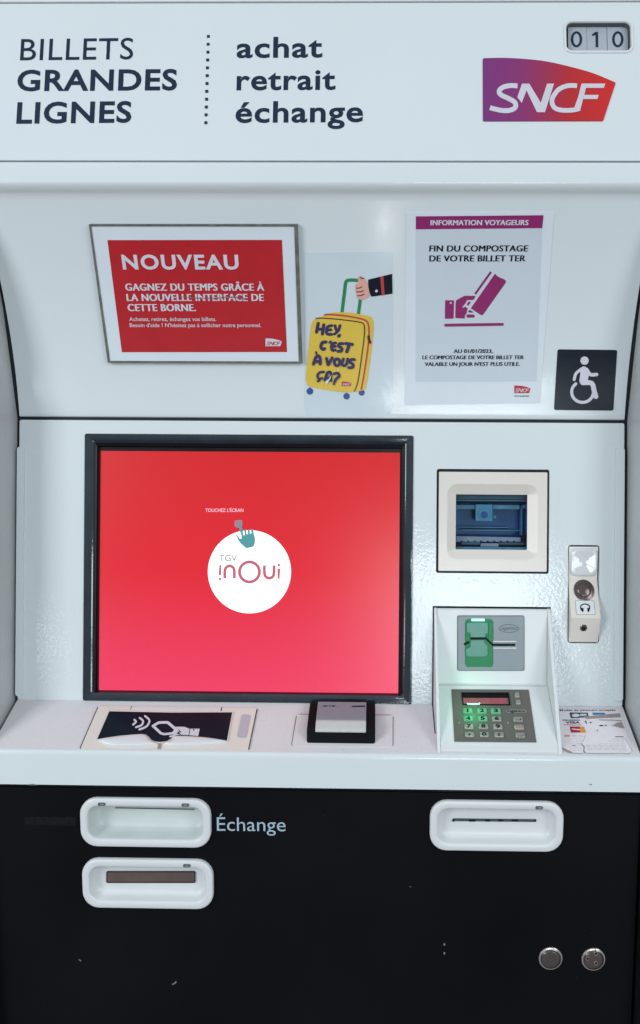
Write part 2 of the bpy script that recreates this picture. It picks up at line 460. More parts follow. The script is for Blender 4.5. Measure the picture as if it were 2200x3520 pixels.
def disc(name, px, py, rpx, surf, m, h=0.001, parent=None, dome=0.0, capmat=None, base=-0.0005, ry=1.0):
    c = surf.P(px, py); r = surf.P(px + rpx, py).x - c.x; z = c.z - ZC
    C = lambda k: [(c.x + r * k * math.cos(2 * math.pi * i / 36), z + ry * r * k * math.sin(2 * math.pi * i / 36)) for i in range(36)]
    rings = [(C(1.0), base), (C(1.0), h * 0.7), (C(0.94), h)]
    if dome:
        for k in (0.8, 0.6, 0.4, 0.2, 0.05): rings.append((C(k), h + dome * (1 - k * k)))
    return loft(name, rings, surf, m, parent, capmat=capmat)

# ------------------------------------------------------------------ lettering
_ref = {}
def text_mesh(body, offset=0.0, shear=0.0, spacing=1.0):
    c = bpy.data.curves.new('lettering', 'FONT'); c.body = body; c.offset = offset; c.size = 1; c.shear = shear
    c.resolution_u = 4; c.space_character = spacing
    o = bpy.data.objects.new('lettering', c); COL.objects.link(o)
    dg = bpy.context.evaluated_depsgraph_get(); dg.update()
    me = bpy.data.meshes.new_from_object(o.evaluated_get(dg))
    bpy.data.objects.remove(o); bpy.data.curves.remove(c)
    return me

def ref_h(ch):
    if ch not in _ref:
        me = text_mesh(ch); _ref[ch] = max(v.co.y for v in me.vertices); bpy.data.meshes.remove(me)
    return _ref[ch]

def text_bm(body, surf, x0, x1, y0, y1, cap, off=0.0, ref='H', lift=0.0003, shear=0.0, bold_h=True, spacing=1.0, depth=0.00015):
    """left and right ends of the baseline in photo coordinates, height of the reference letter in photo units"""
    me = text_mesh(body, off, shear, spacing)
    mn = min(v.co.x for v in me.vertices); mx = max(v.co.x for v in me.vertices)
    A = surf.P(x0, y0); B = surf.P(x1, y1); T = surf.P((x0 + x1) / 2, (y0 + y1) / 2 - cap); Mi = surf.P((x0 + x1) / 2, (y0 + y1) / 2)
    hz = (T.z - Mi.z) / (ref_h(ref) + (2 * off if bold_h else 0))
    bm = bmesh.new(); bm.from_mesh(me); bpy.data.meshes.remove(me)
    bmesh.ops.remove_doubles(bm, verts=bm.verts[:], dist=1e-5)
    zA, zB = A.z - ZC, B.z - ZC
    dz = zB - zA
    def fm(u, v, e):
        f = (u - mn) / (mx - mn)
        return surf.W(A.x + f * (B.x - A.x), zA + f * dz + (v + (off if bold_h else 0)) * hz, lift + e)
    wrap(bm, fm, depth)
    return bm

def text(name, lines, surf, m, parent=None, dbl=0.0, **kw):
    bms = []
    for ln in lines:
        k = dict(kw); 
        if len(ln) > 6: k.update(ln[6])
        n_c = 3 if dbl else 1
        for i in range(n_c):
            d = (i - (n_c - 1) / 2) * dbl; k2 = dict(k)
            if i: k2['lift'] = k.get('lift', 0.0003) + 0.00003 * i
            bms.append((text_bm(ln[0], surf, ln[1] + d, ln[2] + d, ln[3], ln[4], ln[5], **k2), 0))
    return link(name, bm_to(name, join_bms(bms)), parent, m)

# ================================================================== THE TICKET MACHINE
TM = thing('ticket_machine', 'tall white and black railway ticket machine with touch screen, card keypad and three white slots', 'ticket machine', (0, 0.05, 0.0))
XH0, XH1 = XL - 0.035, XR + 0.035

# dark body behind all the panels
prism('body', [(0.05, -1.30), (0.05, 0.60), (0.35, 0.60), (0.35, -1.30)], XH0, XH1, DARK, TM)

# header
zt, zb = HEAD.P(1280, 9).z - ZC, HEAD.P(1280, 552).z - ZC
cbox = HEAD.R(1946, 76, 2170, 180)
wshape('header_panel', [[(XH0, zb), (XH1, zb), (XH1, zt), (XH0, zt)], RR(cbox, 0, 0.006)], HEAD, WHITES, 0, 0.012, TM, bevel=0.0006)
wshape('top_trim', [[(XH0, zt + 0.0006), (XH1, zt + 0.0006), (XH1, zt + 0.07), (XH0, zt + 0.07)]], HEAD, WHITE2, 0.0015, 0.012, TM, bevel=0.0008)
text('printed_word', [('BILLETS', 69, 457, 208, 204, 73)], HEAD, NAVY, TM, off=0.002, spacing=1.05)
text('printed_word', [('GRANDES', 58, 608, 314, 311, 73)], HEAD, NAVY, TM, off=0.024, spacing=1.07)
text('printed_word', [('LIGNES', 56, 451, 426, 422, 74)], HEAD, NAVY, TM, off=0.024, spacing=1.07)
text('printed_word', [('achat', 813, 1108, 200, 198, 72)], HEAD, NAVY, TM, off=0.020, ref='h', spacing=1.07)
text('printed_word', [('retrait', 813, 1153, 311, 309, 72)], HEAD, NAVY, TM, off=0.020, ref='h', spacing=1.07)
text('printed_word', [('échange', 809, 1248, 423, 420, 74)], HEAD, NAVY, TM, off=0.020, ref='h', spacing=1.07)
dots = []
for i in range(12):
    f = i / 11; x = 716.5 - 8.7 * f; y = 126 + 297 * f
    dots.append([(x - 5.2 + random.uniform(-.6, .6), y - 4.8), (x + 4.8, y - 5.2), (x + 5.2, y + 4.4 + random.uniform(-.8, .6)), (x - 4.6, y + 4.8)])
pxshape('dotted_line', dots, HEAD, NAVY, 0.0003, 0.0002, TM)

# badge with the four italic letters
def badge(px0, py0, sc, surf, bm_mat, let_mat, parent, lift=0.0004, name='badge', depth=0.0003, cut=None):
    q = lambda x, y: (px0 + x * sc, py0 + y * sc)
    top = catmull([(66, 36), (250, 32), (450, 40), (700, 66), (950, 120), (1200, 190), (1432, 286)], 5)
    outl = [q(*p) for p in [(58, 48)] + top + [(1437, 296), (1310, 682), (1302, 688), (68, 690), (60, 682)]]
    b = pxshape(name, [outl], surf, bm_mat, lift, depth, parent, cut=cut)
    S = stroke([(418, 325), (345, 322), (270, 338), (228, 378), (250, 420), (330, 458), (392, 500), (392, 552), (330, 580), (240, 578), (132, 552)], 50, 'butt')
    Nn = [(465, 302), (540, 302), (660, 500), (725, 302), (797, 302), (775, 372), (703, 598), (620, 598), (512, 372), (462, 502), (416, 442)]
    C = stroke([(1036, 324), (940, 324), (850, 360), (792, 430), (775, 490), (800, 550), (860, 575), (940, 580), (1010, 574), (1066, 560)], 48, 'butt')
    Fs = [(1082, 302), (1145, 302), (1128, 350), (1070, 572), (1000, 575), (1050, 430)]
    F1 = [(1082, 302), (1329, 302), (1314, 347), (1130, 347)]
    F2 = [(1110, 420), (1262, 420), (1246, 463), (1100, 463)]
    sh = [[q(*p) for p in s] for s in (S, Nn, C, Fs, F1, F2)]
    pxshape('badge_lettering', sh, surf, let_mat, lift + 0.0002, 0.00015, b)
    return b
xb0, xb1 = HEAD.P(1659, 300).x, HEAD.P(2115, 300).x
badge(1640, 190, 0.3307, HEAD, badge_mat(xb0, xb1), PRINTW, TM, lift=0.0008, depth=0.0008)

# number counter
cb_out = HEAD.R(1937, 68, 2178, 184)
fr = loft('number_counter', [(RR(cb_out, 0, 0.0085), -0.0005), (RR(cb_out, 0.0002, 0.0085), 0.0007), (RR(cb_out, 0.0007, 0.008), 0.0011),
       (RR(cb_out, 0.0025, 0.0062), 0.0009), (RR(cb_out, 0.0031, 0.0058), -0.0006), (RR(cb_out, 0.0031, 0.0058), -0.0085)],
       HEAD, [WHITE2, GREYD], TM, cap=False)
for p in fr.data.polygons:
    if sum(fr.data.vertices[i].co.y for i in p.vertices) / len(p.vertices) > HEAD.g(p.center.z - ZC) + 0.002: p.material_index = 1
HC = HEAD.shifted(0.006)
prism('counter_back', [(HEAD.g(cbox[1]) + 0.010, cbox[1] - .004), (HEAD.g(cbox[3]) + 0.010, cbox[3] + .004),
       (HEAD.g(cbox[3]) + 0.013, cbox[3] + .004), (HEAD.g(cbox[1]) + 0.013, cbox[1] - .004)], cbox[0] - .004, cbox[2] + .004, GREYD, fr)
for (a, b, ch, tx0, tx1) in ((1953, 2017, '0', 1962, 2001), (2018, 2086, '1', 2036, 2057), (2088, 2158, '0', 2104, 2143)):
    bx = HC.R(a, 88, b, 184)
    wb = solid_from([rrect(*bx, 0.0006)], wmap(HC, 0), 0.004)
    cxm = (tx0 + tx1) / 2
    if ch == '0':
        polys = [[circle(cxm, 135.5, 19.5, 36, 27.5), circle(cxm, 135.5, 11, 36, 20)]]
    else:
        polys = [[[(cxm - 1, 110), (cxm + 9, 110), (cxm + 10, 162.5), (cxm + 1, 162.5), (cxm + 0.5, 120), (cxm - 9, 125), (cxm - 12, 119)]]]
    tb = [(solid_from(pl, pxmap(HC, 0.0003), 0.0002), 1) for pl in polys]
    link('counter_wheel', bm_to('counter_wheel', join_bms([(wb, 0)] + tb)), fr, [GREYL, NAVY])

# hood: flat nose, rounded edge, long hollow curve down to the seam
prof = [(-0.0965 + 0.010, 0.3472), (-0.0965, 0.3472), (-0.0968, 0.3462)]
prof += [(-0.0968, 0.340), (-0.0968, 0.334), (-0.0968, 0.3285)]
for k in range(1, 8):
    t = k / 8; p0 = (-0.0968, 0.3285); p1 = (-0.0968, 0.3245); p2 = (hood_g(0.3195), 0.3195)
    prof.append(tuple((1 - t) ** 2 * p0[c] + 2 * t * (1 - t) * p1[c] + t * t * p2[c] for c in (0, 1)))
zh0 = 0.1055
prof += [(hood_g(z), z) for z in [0.3195 + (zh0 + 0.0012 - 0.3195) * k / 40 for k in range(41)]]
prof += [(hood_g(zh0) + 0.0003, zh0 + 0.0004), (hood_g(zh0) + 0.0012, zh0), (0.02, zh0), (0.02, 0.33)]
bm = bmesh.new()
def xring(x, inset): return [bm.verts.new((x, y, z + ZC)) for y, z in prof]
hx0, hx1 = XL, XR
rows = [xring(hx0, 0), xring(hx0 + 0.001, 0), xring(0, 0), xring(hx1 - 0.001, 0), xring(hx1, 0)]
for ra, rb in zip(rows, rows[1:]):
    for i in range(len(prof)):
        j = (i + 1) % len(prof); bm.faces.new((ra[i], rb[i], rb[j], ra[j]))
bm.faces.new(rows[0]); bm.faces.new(rows[-1][::-1])
bmesh.ops.recalc_face_normals(bm, faces=bm.faces[:])
link('hood', bm_to('hood', bm), TM, WHITES, smooth=40)
# black seam strip between hood and screen panel
zs1 = MAIN.P(1280, 1450).z - ZC
prism('seam_seal', [(0.0035, zs1 - 0.002), (0.0035, zh0 + 0.002), (0.012, zh0 + 0.002), (0.012, zs1 - 0.002)], XL - 0.004, XR + 0.004, RUBBER, TM)

# screen panel, cut open for the screen, scanner, card terminal and audio unit
SB = MAIN.R(289, 1494, 1418, 2414)
DS = MAIN.R(1500, 1613, 1888, 1971)
AU = MAIN.R(1952, 1874, 2060, 2211)
TB = MAIN.R(1487, 2085, 1892, 2500); TBz = -0.2156
panel = rrect(XL, TBz, XR, zs1, 0.0022)
hole_t = [(TB[0], TBz + 0.0004), (TB[2], TBz + 0.0004), (TB[2], TB[3]), (TB[0], TB[3])]
wshape('screen_panel', [panel, RR(SB, 0.003, 0.002), RR(DS, 0, 0.0025), RR(AU, 0, 0.003), hole_t], MAIN, WHITE, 0, 0.016, TM, bevel=0.0005)
for nm, (a, b, c, d) in (('edge_strip', (59, 1536, 83, 2392)), ('edge_strip', (2111, 1539, 2142, 2409))):
    bx = MAIN.R(a, b, c, d)
    o_ = wshape(nm, [rrect(*bx, 0.0035)], MAIN, WHITE, 0.0026, 0.003, TM, bevel=0.0009)
# seals beside the panels
for xa, xb in ((XL - 0.0045, XL - 0.0002), (XR + 0.0002, XR + 0.0045)):
    prism('side_seal', [(0.004, -0.25), (0.004, 0.104), (-0.012, 0.16), (-0.03, 0.22), (-0.06, 0.29), (-0.08, 0.33), (0.04, 0.33), (0.04, -0.25)], xa, xb, RUBBER, TM)
# side cheeks that flank the niche
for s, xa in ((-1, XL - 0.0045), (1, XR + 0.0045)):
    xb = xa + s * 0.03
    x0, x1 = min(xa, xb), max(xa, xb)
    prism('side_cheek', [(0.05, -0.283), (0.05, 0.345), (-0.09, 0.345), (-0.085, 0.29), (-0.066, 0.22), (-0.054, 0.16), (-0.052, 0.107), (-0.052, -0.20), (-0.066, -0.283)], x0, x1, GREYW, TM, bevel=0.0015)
    prism('lower_side_cheek', [(0.06, -1.30), (0.06, -0.2845), (-0.066, -0.2845), (0.0, -1.30)], x0, x1, BLACKT, TM, bevel=0.0015)

# shelf and its front lip
TL_, TR_ = TB[0] - 0.0, TB[2] + 0.0
zf = -0.2535
zk = -0.2156
prism('shelf', [(0.004, zk), (0.0, zk), (-0.0580, zk + (zf - zk) * 0.0580 / 0.060), (-0.0580, zf - 0.006), (0.02, zf - 0.006), (0.02, zk)], XL, XR, SHELFM, TM)
lipz = -(2712 - CY) * 0.7555 / F
prism('shelf_lip', [(-0.0582, zf + 0.0012), (-0.0594, zf + 0.0004), (-0.0602, zf - 0.0010), (-0.0605, zf - 0.003), (-0.0605, zf - 0.0042), (-0.0605, zf - 0.0055), (-0.0600, lipz), (-0.0560, lipz), (-0.0560, zf - 0.004)],
      XL, XR, WHITES, TM, smooth=50)
lowtop = -0.2925
prism('black_ledge', [(-0.0590, lipz - 0.0006), (-0.0575, lipz - 0.0032), (-0.040, lipz - 0.0032), (-0.040, lipz - 0.0006)], XL - 0.001, XR + 0.001, BLACKG, TM)

# black lower panel with openings for the slots
SA = LOW.R(280, 2741, 727, 2906); SBX = LOW.R(287, 2949, 735, 3116); SC = LOW.R(1477, 2750, 1934, 2920)
L1 = LOW.R(1852, 3253, 1932, 3333); L2 = LOW.R(1999, 3255, 2080, 3336)
zl = LOW.P(1280, 2722).z - ZC
XLR = LOW.P(2171, 3100).x
XLR = XR + 0.0003
pan = [(XL - 0.02, -0.95), (XLR, -0.95), (XLR, zl), (XL - 0.02, zl)]
wshape('lower_panel', [pan] + [RR(b, 0.002, 0.015) for b in (SA, SBX, SC)], LOW, BLACKP, 0, 0.012, TM, bevel=0.0010)

# ------------------------------------------------------------------ touch screen
SCR = Surf(lambda z: 0.0068)
BO = SB; BI = MAIN.R(320, 1519, 1389, 2386)
dI = tuple(BI)
def lerp_box(a, b, t): return tuple(a[i] + (b[i] - a[i]) * t for i in range(4))
def BX(b, r): return rrect(*b, r)
bez = loft('touch_screen', [(BX(BO, 0.0022), -0.0005), (BX(BO, 0.0022), 0.0010), (BX(lerp_box(BO, BI, 0.06), 0.002), 0.0016),
        (BX(lerp_box(BO, BI, 0.80), 0.0022), 0.0016), (BX(BI, 0.0022), 0.0008), (BX(lerp_box(BI, SCR.R(343, 1553, 1372, 2378), 0.18), 0.0020), -0.0008),
        (BX(lerp_box(BI, SCR.R(343, 1553, 1372, 2378), 0.30), 0.0016), -0.0012), (BX(lerp_box(BI, SCR.R(343, 1553, 1372, 2378), 0.52), 0.001), -0.0020),
        (BX(lerp_box(BI, SCR.R(343, 1553, 1372, 2378), 0.60), 0.001), -0.0060),
        (BX(SCR.R(343, 1553, 1372, 2378), 0.0006), -0.0063), (BX(SCR.R(343, 1553, 1372, 2378), 0.0006), -0.0072)], MAIN, [BEZEL, BEZIN], TM, cap=False)
for p in bez.data.polygons:
    if p.index >= 28 * 5: p.material_index = 1
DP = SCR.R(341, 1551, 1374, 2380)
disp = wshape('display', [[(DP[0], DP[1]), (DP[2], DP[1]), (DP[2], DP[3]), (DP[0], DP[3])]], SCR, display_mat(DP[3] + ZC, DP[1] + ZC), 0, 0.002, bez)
K = 350 / 1512
q = lambda x, y: (680 + x * K, 1720 + y * K)
Q = lambda pts: [q(*p) for p in pts]
cc = q(767, 1060)
pxshape('screen_disc', [circle(cc[0], cc[1], 618 * K, 72)], SCR, SCR_W, 0.0002, 0, bez)
hand = [(608, 350), (640, 345), (662, 430), (672, 455), (668, 480), (680, 520), (695, 520), (700, 505), (690, 440), (715, 428), (722, 450), (720, 495), (735, 508), (748, 500),
        (742, 440), (765, 428), (772, 450), (775, 490), (788, 498), (797, 488), (793, 435), (822, 428), (832, 500), (850, 560), (850, 620), (835, 670), (826, 686), (722, 712), (640, 640), (595, 580), (590, 550),
        (552, 505), (565, 502), (600, 535), (625, 572), (650, 565), (650, 520), (625, 450)]
pxshape('hand_icon', [Q(hand)], SCR, SCR_T, 0.0005, 0, bez)
pxshape('touch_point_icon', [Q([(545, 310), (575, 292), (660, 292), (662, 380), (640, 408), (580, 405), (545, 380)])], SCR, SCR_TP, 0.0004, 0, bez)
text('screen_lettering', [("TOUCHEZ L'ÉCRAN", 706, 837, 1760, 1760, 12)], SCR, SCR_L, bez, off=0.02, lift=0.0004, depth=0)
text('screen_lettering', [('TGV', 753, 815, 1929, 1929, 22)], SCR, SCR_G, bez, off=0.012, lift=0.0004, depth=0)
n_ = stroke([(402, 1158), (402, 1060), (418, 1000), (475, 972), (528, 1000), (543, 1060), (543, 1158)], 42, 'butt')
u_ = stroke([(990, 965), (990, 1070), (1008, 1130), (1062, 1155), (1115, 1130), (1132, 1070), (1132, 965)], 42, 'butt')
sh = [Q([(322, 960), (348, 958), (348, 1110), (310, 1110)]), Q(circle(330, 1166, 20, 16)), Q(n_), [Q(r_) for r_ in ring(768, 1062, 148, 44)], Q(u_), Q(circle(1204, 960, 20, 16)), Q([(1184, 1012), (1224, 1012), (1214, 1164), (1186, 1164)])]
pxshape('screen_lettering', sh, SCR, SCR_P, 0.0004, 0, bez)

# ------------------------------------------------------------------ document scanner window
K2 = 420 / 1512
d_ = lambda a, b, c, e: (1480 + a * K2, 1560 + b * K2, 1480 + c * K2, 1560 + e * K2)
B0 = MAIN.R(*d_(100, 226, 1442, 1455)); B1 = MAIN.R(*d_(212, 382, 1318, 1300)); B2 = MAIN.R(*d_(318, 503, 1208, 1188))
wshape('scanner_seal', [RR(DS, -0.0005, 0.0025), RR(B0, 0.002, 0.001)], Surf(lambda z: 0.003), RUBBER, 0, 0.002, TM)
ds = loft('document_scanner', [(RR(B0, 0, 0.0012), -0.004), (RR(B0, 0, 0.0012), 0.0002), (RR(B0, 0.0005, 0.001), 0.0007),
        (RR(B1, -0.0006, 0.0115), 0.0007), (RR(B1, 0.0004, 0.011), 0.0001), (BX(lerp_box(B1, B2, 0.93), 0.0012), -0.0042), (BX(B2, 0.0006), -0.0046), (BX(B2, 0.0006), -0.0070)], MAIN, CREAM, TM, cap=False, smooth=11)
# inside of the scanner, each piece at its own depth
def box_at(name, a, b, c, e, y0, y1, m, par):
    s_ = Surf(lambda z: y0); r = s_.R(*d_(a, b, c, e))
    return prism(name, [(y0, r[1]), (y0, r[3]), (y1, r[3]), (y1, r[1])], r[0], r[2], m, par)
Bw = B2
prism('scanner_box', [(0.0395, Bw[1] - .006), (0.0395, Bw[3] + .006), (0.042, Bw[3] + .006), (0.042, Bw[1] - .006)], Bw[0] - .006, Bw[2] + .006, BOARD, ds)
for nm, pr, xa, xb, m in (('scanner_wall', [(0.0072, Bw[3] + .001), (0.0072, Bw[3] + .003), (0.039, Bw[3] + .003), (0.039, Bw[3] + .001)], Bw[0], Bw[2], GREYD),
        ('scanner_wall', [(0.0072, Bw[1] - .003), (0.0072, Bw[1] - .001), (0.039, Bw[1] - .001), (0.039, Bw[1] - .003)], Bw[0], Bw[2], BOARDL)):
    prism(nm, pr, xa, xb, m, ds)
for xa, xb in ((Bw[0] - .003, Bw[0] - .001), (Bw[2] + .001, Bw[2] + .003)):
    prism('scanner_wall', [(0.0072, Bw[1] - .001), (0.0072, Bw[3] + .001), (0.039, Bw[3] + .001), (0.039, Bw[1] - .001)], xa, xb, BOARD, ds)
box_at('scanner_rail', 318, 503, 1208, 562, 0.012, 0.016, GREYD, ds)
box_at('scanner_rail', 318, 572, 1200, 585, 0.016, 0.019, BOARDL, ds)
box_at('scanner_rail', 318, 590, 1190, 612, 0.020, 0.022, DARK, ds)
box_at('scanner_bracket', 318, 632, 556, 684, 0.026, 0.030, BOARDL, ds)
box_at('scanner_bracket', 772, 632, 1100, 684, 0.026, 0.030, BOARDL, ds)
cmh = box_at('camera_module', 560, 628, 765, 830, 0.020, 0.026, BOARDT, ds)
S20 = Surf(lambda z: 0.0198)
pxshape('camera_lens', [[q2 for q2 in circle(1480 + 660 * K2, 1560 + 750 * K2, 64 * K2, 28)]], S20, BOARDL, 0.0016, 0.0016, ds)
pxshape('camera_lens', [[q2 for q2 in circle(1480 + 660 * K2, 1560 + 755 * K2, 46 * K2, 28)]], S20, BOARD, 0.0020, 0.0004, ds)
box_at('scanner_bracket', 776, 768, 812, 798, 0.024, 0.028, BOARDT, ds)
box_at('scanner_rail', 318, 904, 960, 914, 0.030, 0.034, BOARDL, ds)
box_at('scanner_rail', 318, 916, 960, 924, 0.029, 0.033, DARK, ds)
box_at('scanner_rail', 380, 940, 1190, 950, 0.031, 0.034, BOARDT, ds)
box_at('scanner_bracket', 1120, 640, 1136, 1010, 0.026, 0.034, BOARDT, ds)
box_at('scanner_bracket', 1150, 632, 1180, 676, 0.022, 0.026, BOARDL, ds)
# toothed rack at the bottom
rk = [(320, 1020), (1122, 1035), (1122, 1086)]
x = 1050
while x > 340:
    rk += [(x, 1086), (x - 6, 1074), (x - 28, 1074), (x - 34, 1088)]; x -= 81
rk += [(320, 1088)]
S14 = Surf(lambda z: 0.016)
pxshape('gear_rack', [[(1480 + a * K2, 1560 + b * K2) for a, b in rk]], S14, BEIGE, 0, 0.003, ds)
box_at('scanner_bracket', 380, 1086, 612, 1122, 0.018, 0.022, GREYD, ds)
box_at('scanner_bracket', 622, 1108, 842, 1148, 0.017, 0.021, BEIGE, ds)
box_at('scanner_bracket', 850, 1096, 1160, 1124, 0.018, 0.022, GREYD, ds)
box_at('scanner_bracket', 1118, 1010, 1190, 1086, 0.014, 0.018, DARK, ds)
box_at('scanner_rail', 318, 1124, 1204, 1156, 0.020, 0.024, DARK, ds)
box_at('scanner_rail', 318, 1156, 1204, 1188, 0.012, 0.016, BOARDT, ds)
glassm = bpy.data.materials.new('clear_glass'); glassm.use_nodes = True
nt = glassm.node_tree; nt.nodes.clear()
o1 = nt.nodes.new('ShaderNodeOutputMaterial'); mxs = nt.nodes.new('ShaderNodeMixShader'); tr = nt.nodes.new('ShaderNodeBsdfTransparent'); gl = nt.nodes.new('ShaderNodeBsdfGlossy')
tr.inputs[0].default_value = (0.62, 0.80, 0.92, 1); gl.inputs['Roughness'].default_value = 0.05; mxs.inputs[0].default_value = 0.012
nt.links.new(tr.outputs[0], mxs.inputs[1]); nt.links.new(gl.outputs[0], mxs.inputs[2]); nt.links.new(mxs.outputs[0], o1.inputs[0])
wshape('scanner_glass', [rrect(*Bw, 0.0005)], Surf(lambda z: 0.0062), glassm, 0, 0, ds)

# ------------------------------------------------------------------ audio unit with button and headphone jack
au = [MAIN.P(2005, y).z - ZC for y in (1874, 1995, 2120, 2211)]
ax0, ax1 = AU[0] + 0.0012, AU[2] - 0.0012
A1 = line(0.0035, au[1], -0.0105, au[2]); A2 = line(-0.0105, au[2], -0.0005, au[3] + 0.001)
wshape('audio_seal', [RR(AU, -0.0004, 0.003)], Surf(lambda z: 0.013), RUBBER, 0, 0.002, TM)
aum = prism('audio_unit', [(0.0005, au[0] - 0.0016), (0.0035, au[1]), (-0.0105, au[2]), (-0.0005, au[3] + 0.0012), (0.011, au[3] + 0.0012), (0.011, au[0] - 0.0016)], ax0, ax1, CREAM, TM, bevel=0.0006)
BTN = mat('steel_red_reflection', (0.13, 0.10, 0.10), 0.22, 0.5, metal=0.85, var=0.08, vscale=60)  # red reflection put into the steel's base colour
disc('call_button', 2007, 2029, 35, A1, BTN, 0.0012, aum)
disc('button_cap', 2007, 2029, 24, A1, BTN, 0.0018, aum, dome=0.0012)
A0 = line(0.0005, au[0] - 0.0016, 0.0035, au[1])
pb = A0.R(1960, 1884, 2053, 1980)
loft('reflection_pad', [(RR(pb, 0, 0.006), 0.0), (RR(pb, 0.0002, 0.006), 0.0012), (RR(pb, 0.0012, 0.006), 0.0018), (RR(pb, 0.004, 0.006), 0.0015), (RR(pb, 0.009, 0.004), 0.0008)], A0, mat('bright_reflection_white', (0.60, 0.62, 0.64), 0.06, 0.8, var=0), aum, smooth=60)  # added plate that stands in for a bright reflection in the hollow
lb = A1.R(1979, 2064, 2044, 2113)
wshape('headphone_label', [rrect(*lb, 0.0016)], A1, WHITE2, 0.0003, 0.0003, aum)
wshape('label_border', [rrect(*lb, 0.0016), rrect(lb[0] + .0003, lb[1] + .0003, lb[2] - .0003, lb[3] - .0003, 0.0013)], A1, GREYD, 0.0004, 0.0002, aum)
k7 = 150 / 981; a7 = lambda pts: [(1930 + x * k7, 1860 + y * k7) for x, y in pts]
pxshape('headphone_icon', [a7(stroke([(445, 1555), (428, 1490), (450, 1440), (525, 1416), (605, 1440), (632, 1490), (615, 1555)], 24)),
        a7([(440, 1505), (492, 1505), (492, 1590), (462, 1592), (448, 1560)]), a7([(576, 1505), (630, 1505), (618, 1592), (584, 1592)])], A1, NAVYS, 0.0007, 0.0002, aum)
disc('headphone_jack', 2006, 2158, 12, A2, STEEL, 0.0008, aum)
disc('jack_hole', 2006, 2160, 6, A2, DARK, 0.0011, aum)

# ------------------------------------------------------------------ card terminal
tx0, tx1 = TB[0] + 0.0010, TB[2] - 0.0006
zt0 = TB[3] - 0.0022; zc_ = -0.192; zfr = -0.2440
yf = KP.g(zfr)
ct = prism('card_terminal', [(-0.002, zt0), (-0.0035, zt0 - 0.001), (-0.004, zt0 - 0.002), (-0.004, zc_ + 0.002), (-0.0047, zc_ + 0.0004), (-0.0085, zc_ - 0.0006), (yf + 0.0006, zfr + 0.0006), (yf - 0.0002, zfr - 0.0004), (yf, zfr - 0.0090), (0.03, zfr - 0.009), (0.03, zt0)],
           tx0 + 0.0035, tx1 - 0.0042, WHITE2, TM, bevel=0.0004)
zq = zfr - 0.0085
for a, b in ((tx0, tx0 + 0.0034), (tx1 - 0.0041, tx1)):
    prism('terminal_side', [(0.02, zt0 + 0.0005), (-0.0015, zt0 + 0.0005), (-0.006, zt0 - 0.008), (-0.021, -0.158), (-0.038, -0.200), (-0.0560, -0.2485), (-0.0575, -0.2515), (0.02, -0.2530)], a, b, WHITE2, ct, bevel=0.0011)
prism('terminal_gap', [(0.001, zt0), (0.001, TB[3] + 0.0004), (0.012, TB[3] + 0.0004), (0.012, zt0)], TB[0] - .0005, TB[2] + .0005, DARK, ct)
prism('terminal_gap', [(-0.0006, TB[3]), (-0.0006, TBz), (-0.0560, -0.2512), (0.0, -0.2530), (0.01, TB[3])], TB[0] - 0.0003, TB[0] + 0.0008, DARK, ct)

k8 = 300 / 1512; r8 = lambda pts: [(1540 + x * k8, 2090 + y * k8) for x, y in pts]
rd = pxshape('card_reader', [[r8(rrect(172, 140, 1312, 1076, 26)), r8(rrect(290, 185, 782, 1020, 60))]], READ, SILVER, 0.0012, 0.0014, ct, bevel=0.0003)
pxshape('reader_border', [[r8(rrect(160, 128, 1322, 1086, 34)), r8(rrect(172, 140, 1312, 1076, 26))]], READ, GREYD, 0.0008, 0.0008, ct)
pxshape('reader_recess', [r8(rrect(292, 187, 780, 1018, 58))], READ, GREEN, 0.0002, 0.0002, ct)
pxshape('card_flap', [r8([(340, 240), (665, 240), (690, 262), (690, 425), (642, 452), (642, 500), (380, 500), (376, 436), (350, 422), (312, 420), (312, 270)])], READ, GREENS, 0.0030, 0.0028, ct, bevel=0.0006)
pxshape('card_flap', [r8([(384, 546), (630, 546), (634, 606), (684, 655), (690, 790), (655, 832), (332, 832), (300, 795), (300, 705), (376, 668)])], READ, GREENS, 0.0028, 0.0026, ct, bevel=0.0006)
for piece in [r8(stroke([(384, 520), (650, 520), (765, 634), (1158, 634)], 40, 'butt', 1)), r8(stroke([(290, 622), (352, 590)], 40, 'round', 1))]: pxshape('card_slot', [piece], READ, DARK, 0.0019, 0.0002, ct)
for piece in [r8(stroke([(785, 575), (1175, 575)], 14)), r8(stroke([(785, 690), (1175, 690)], 14))]: pxshape('slot_guide', [piece], READ, SILVERL, 0.0018, 0.0006, ct)
pxshape('reader_light', [r8(rrect(403, 186, 632, 222, 12))], READ, LEDG, 0.0020, 0.0018, ct)
for piece in [r8(rrect(700, 235, 775, 560, 30)), r8(rrect(300, 450, 362, 545, 16))]: pxshape('reader_side_bump', [piece], READ, GREEN, 0.0022, 0.002, ct, bevel=0.0005)
pxshape('embossed_oval', [[r8(r_) for r_ in ring(1052, 352, 172, 9, 40, 68)]], READ, GREYD, 0.0014, 0.0002, ct)
text('embossed_lettering', [('ingenico', *[1540 + v * k8 for v in (905, 1200)], 2090 + 378 * k8, 2090 + 374 * k8, 13)], READ, GREYD, ct, off=-0.004, shear=0.3, ref='H', lift=0.0014)

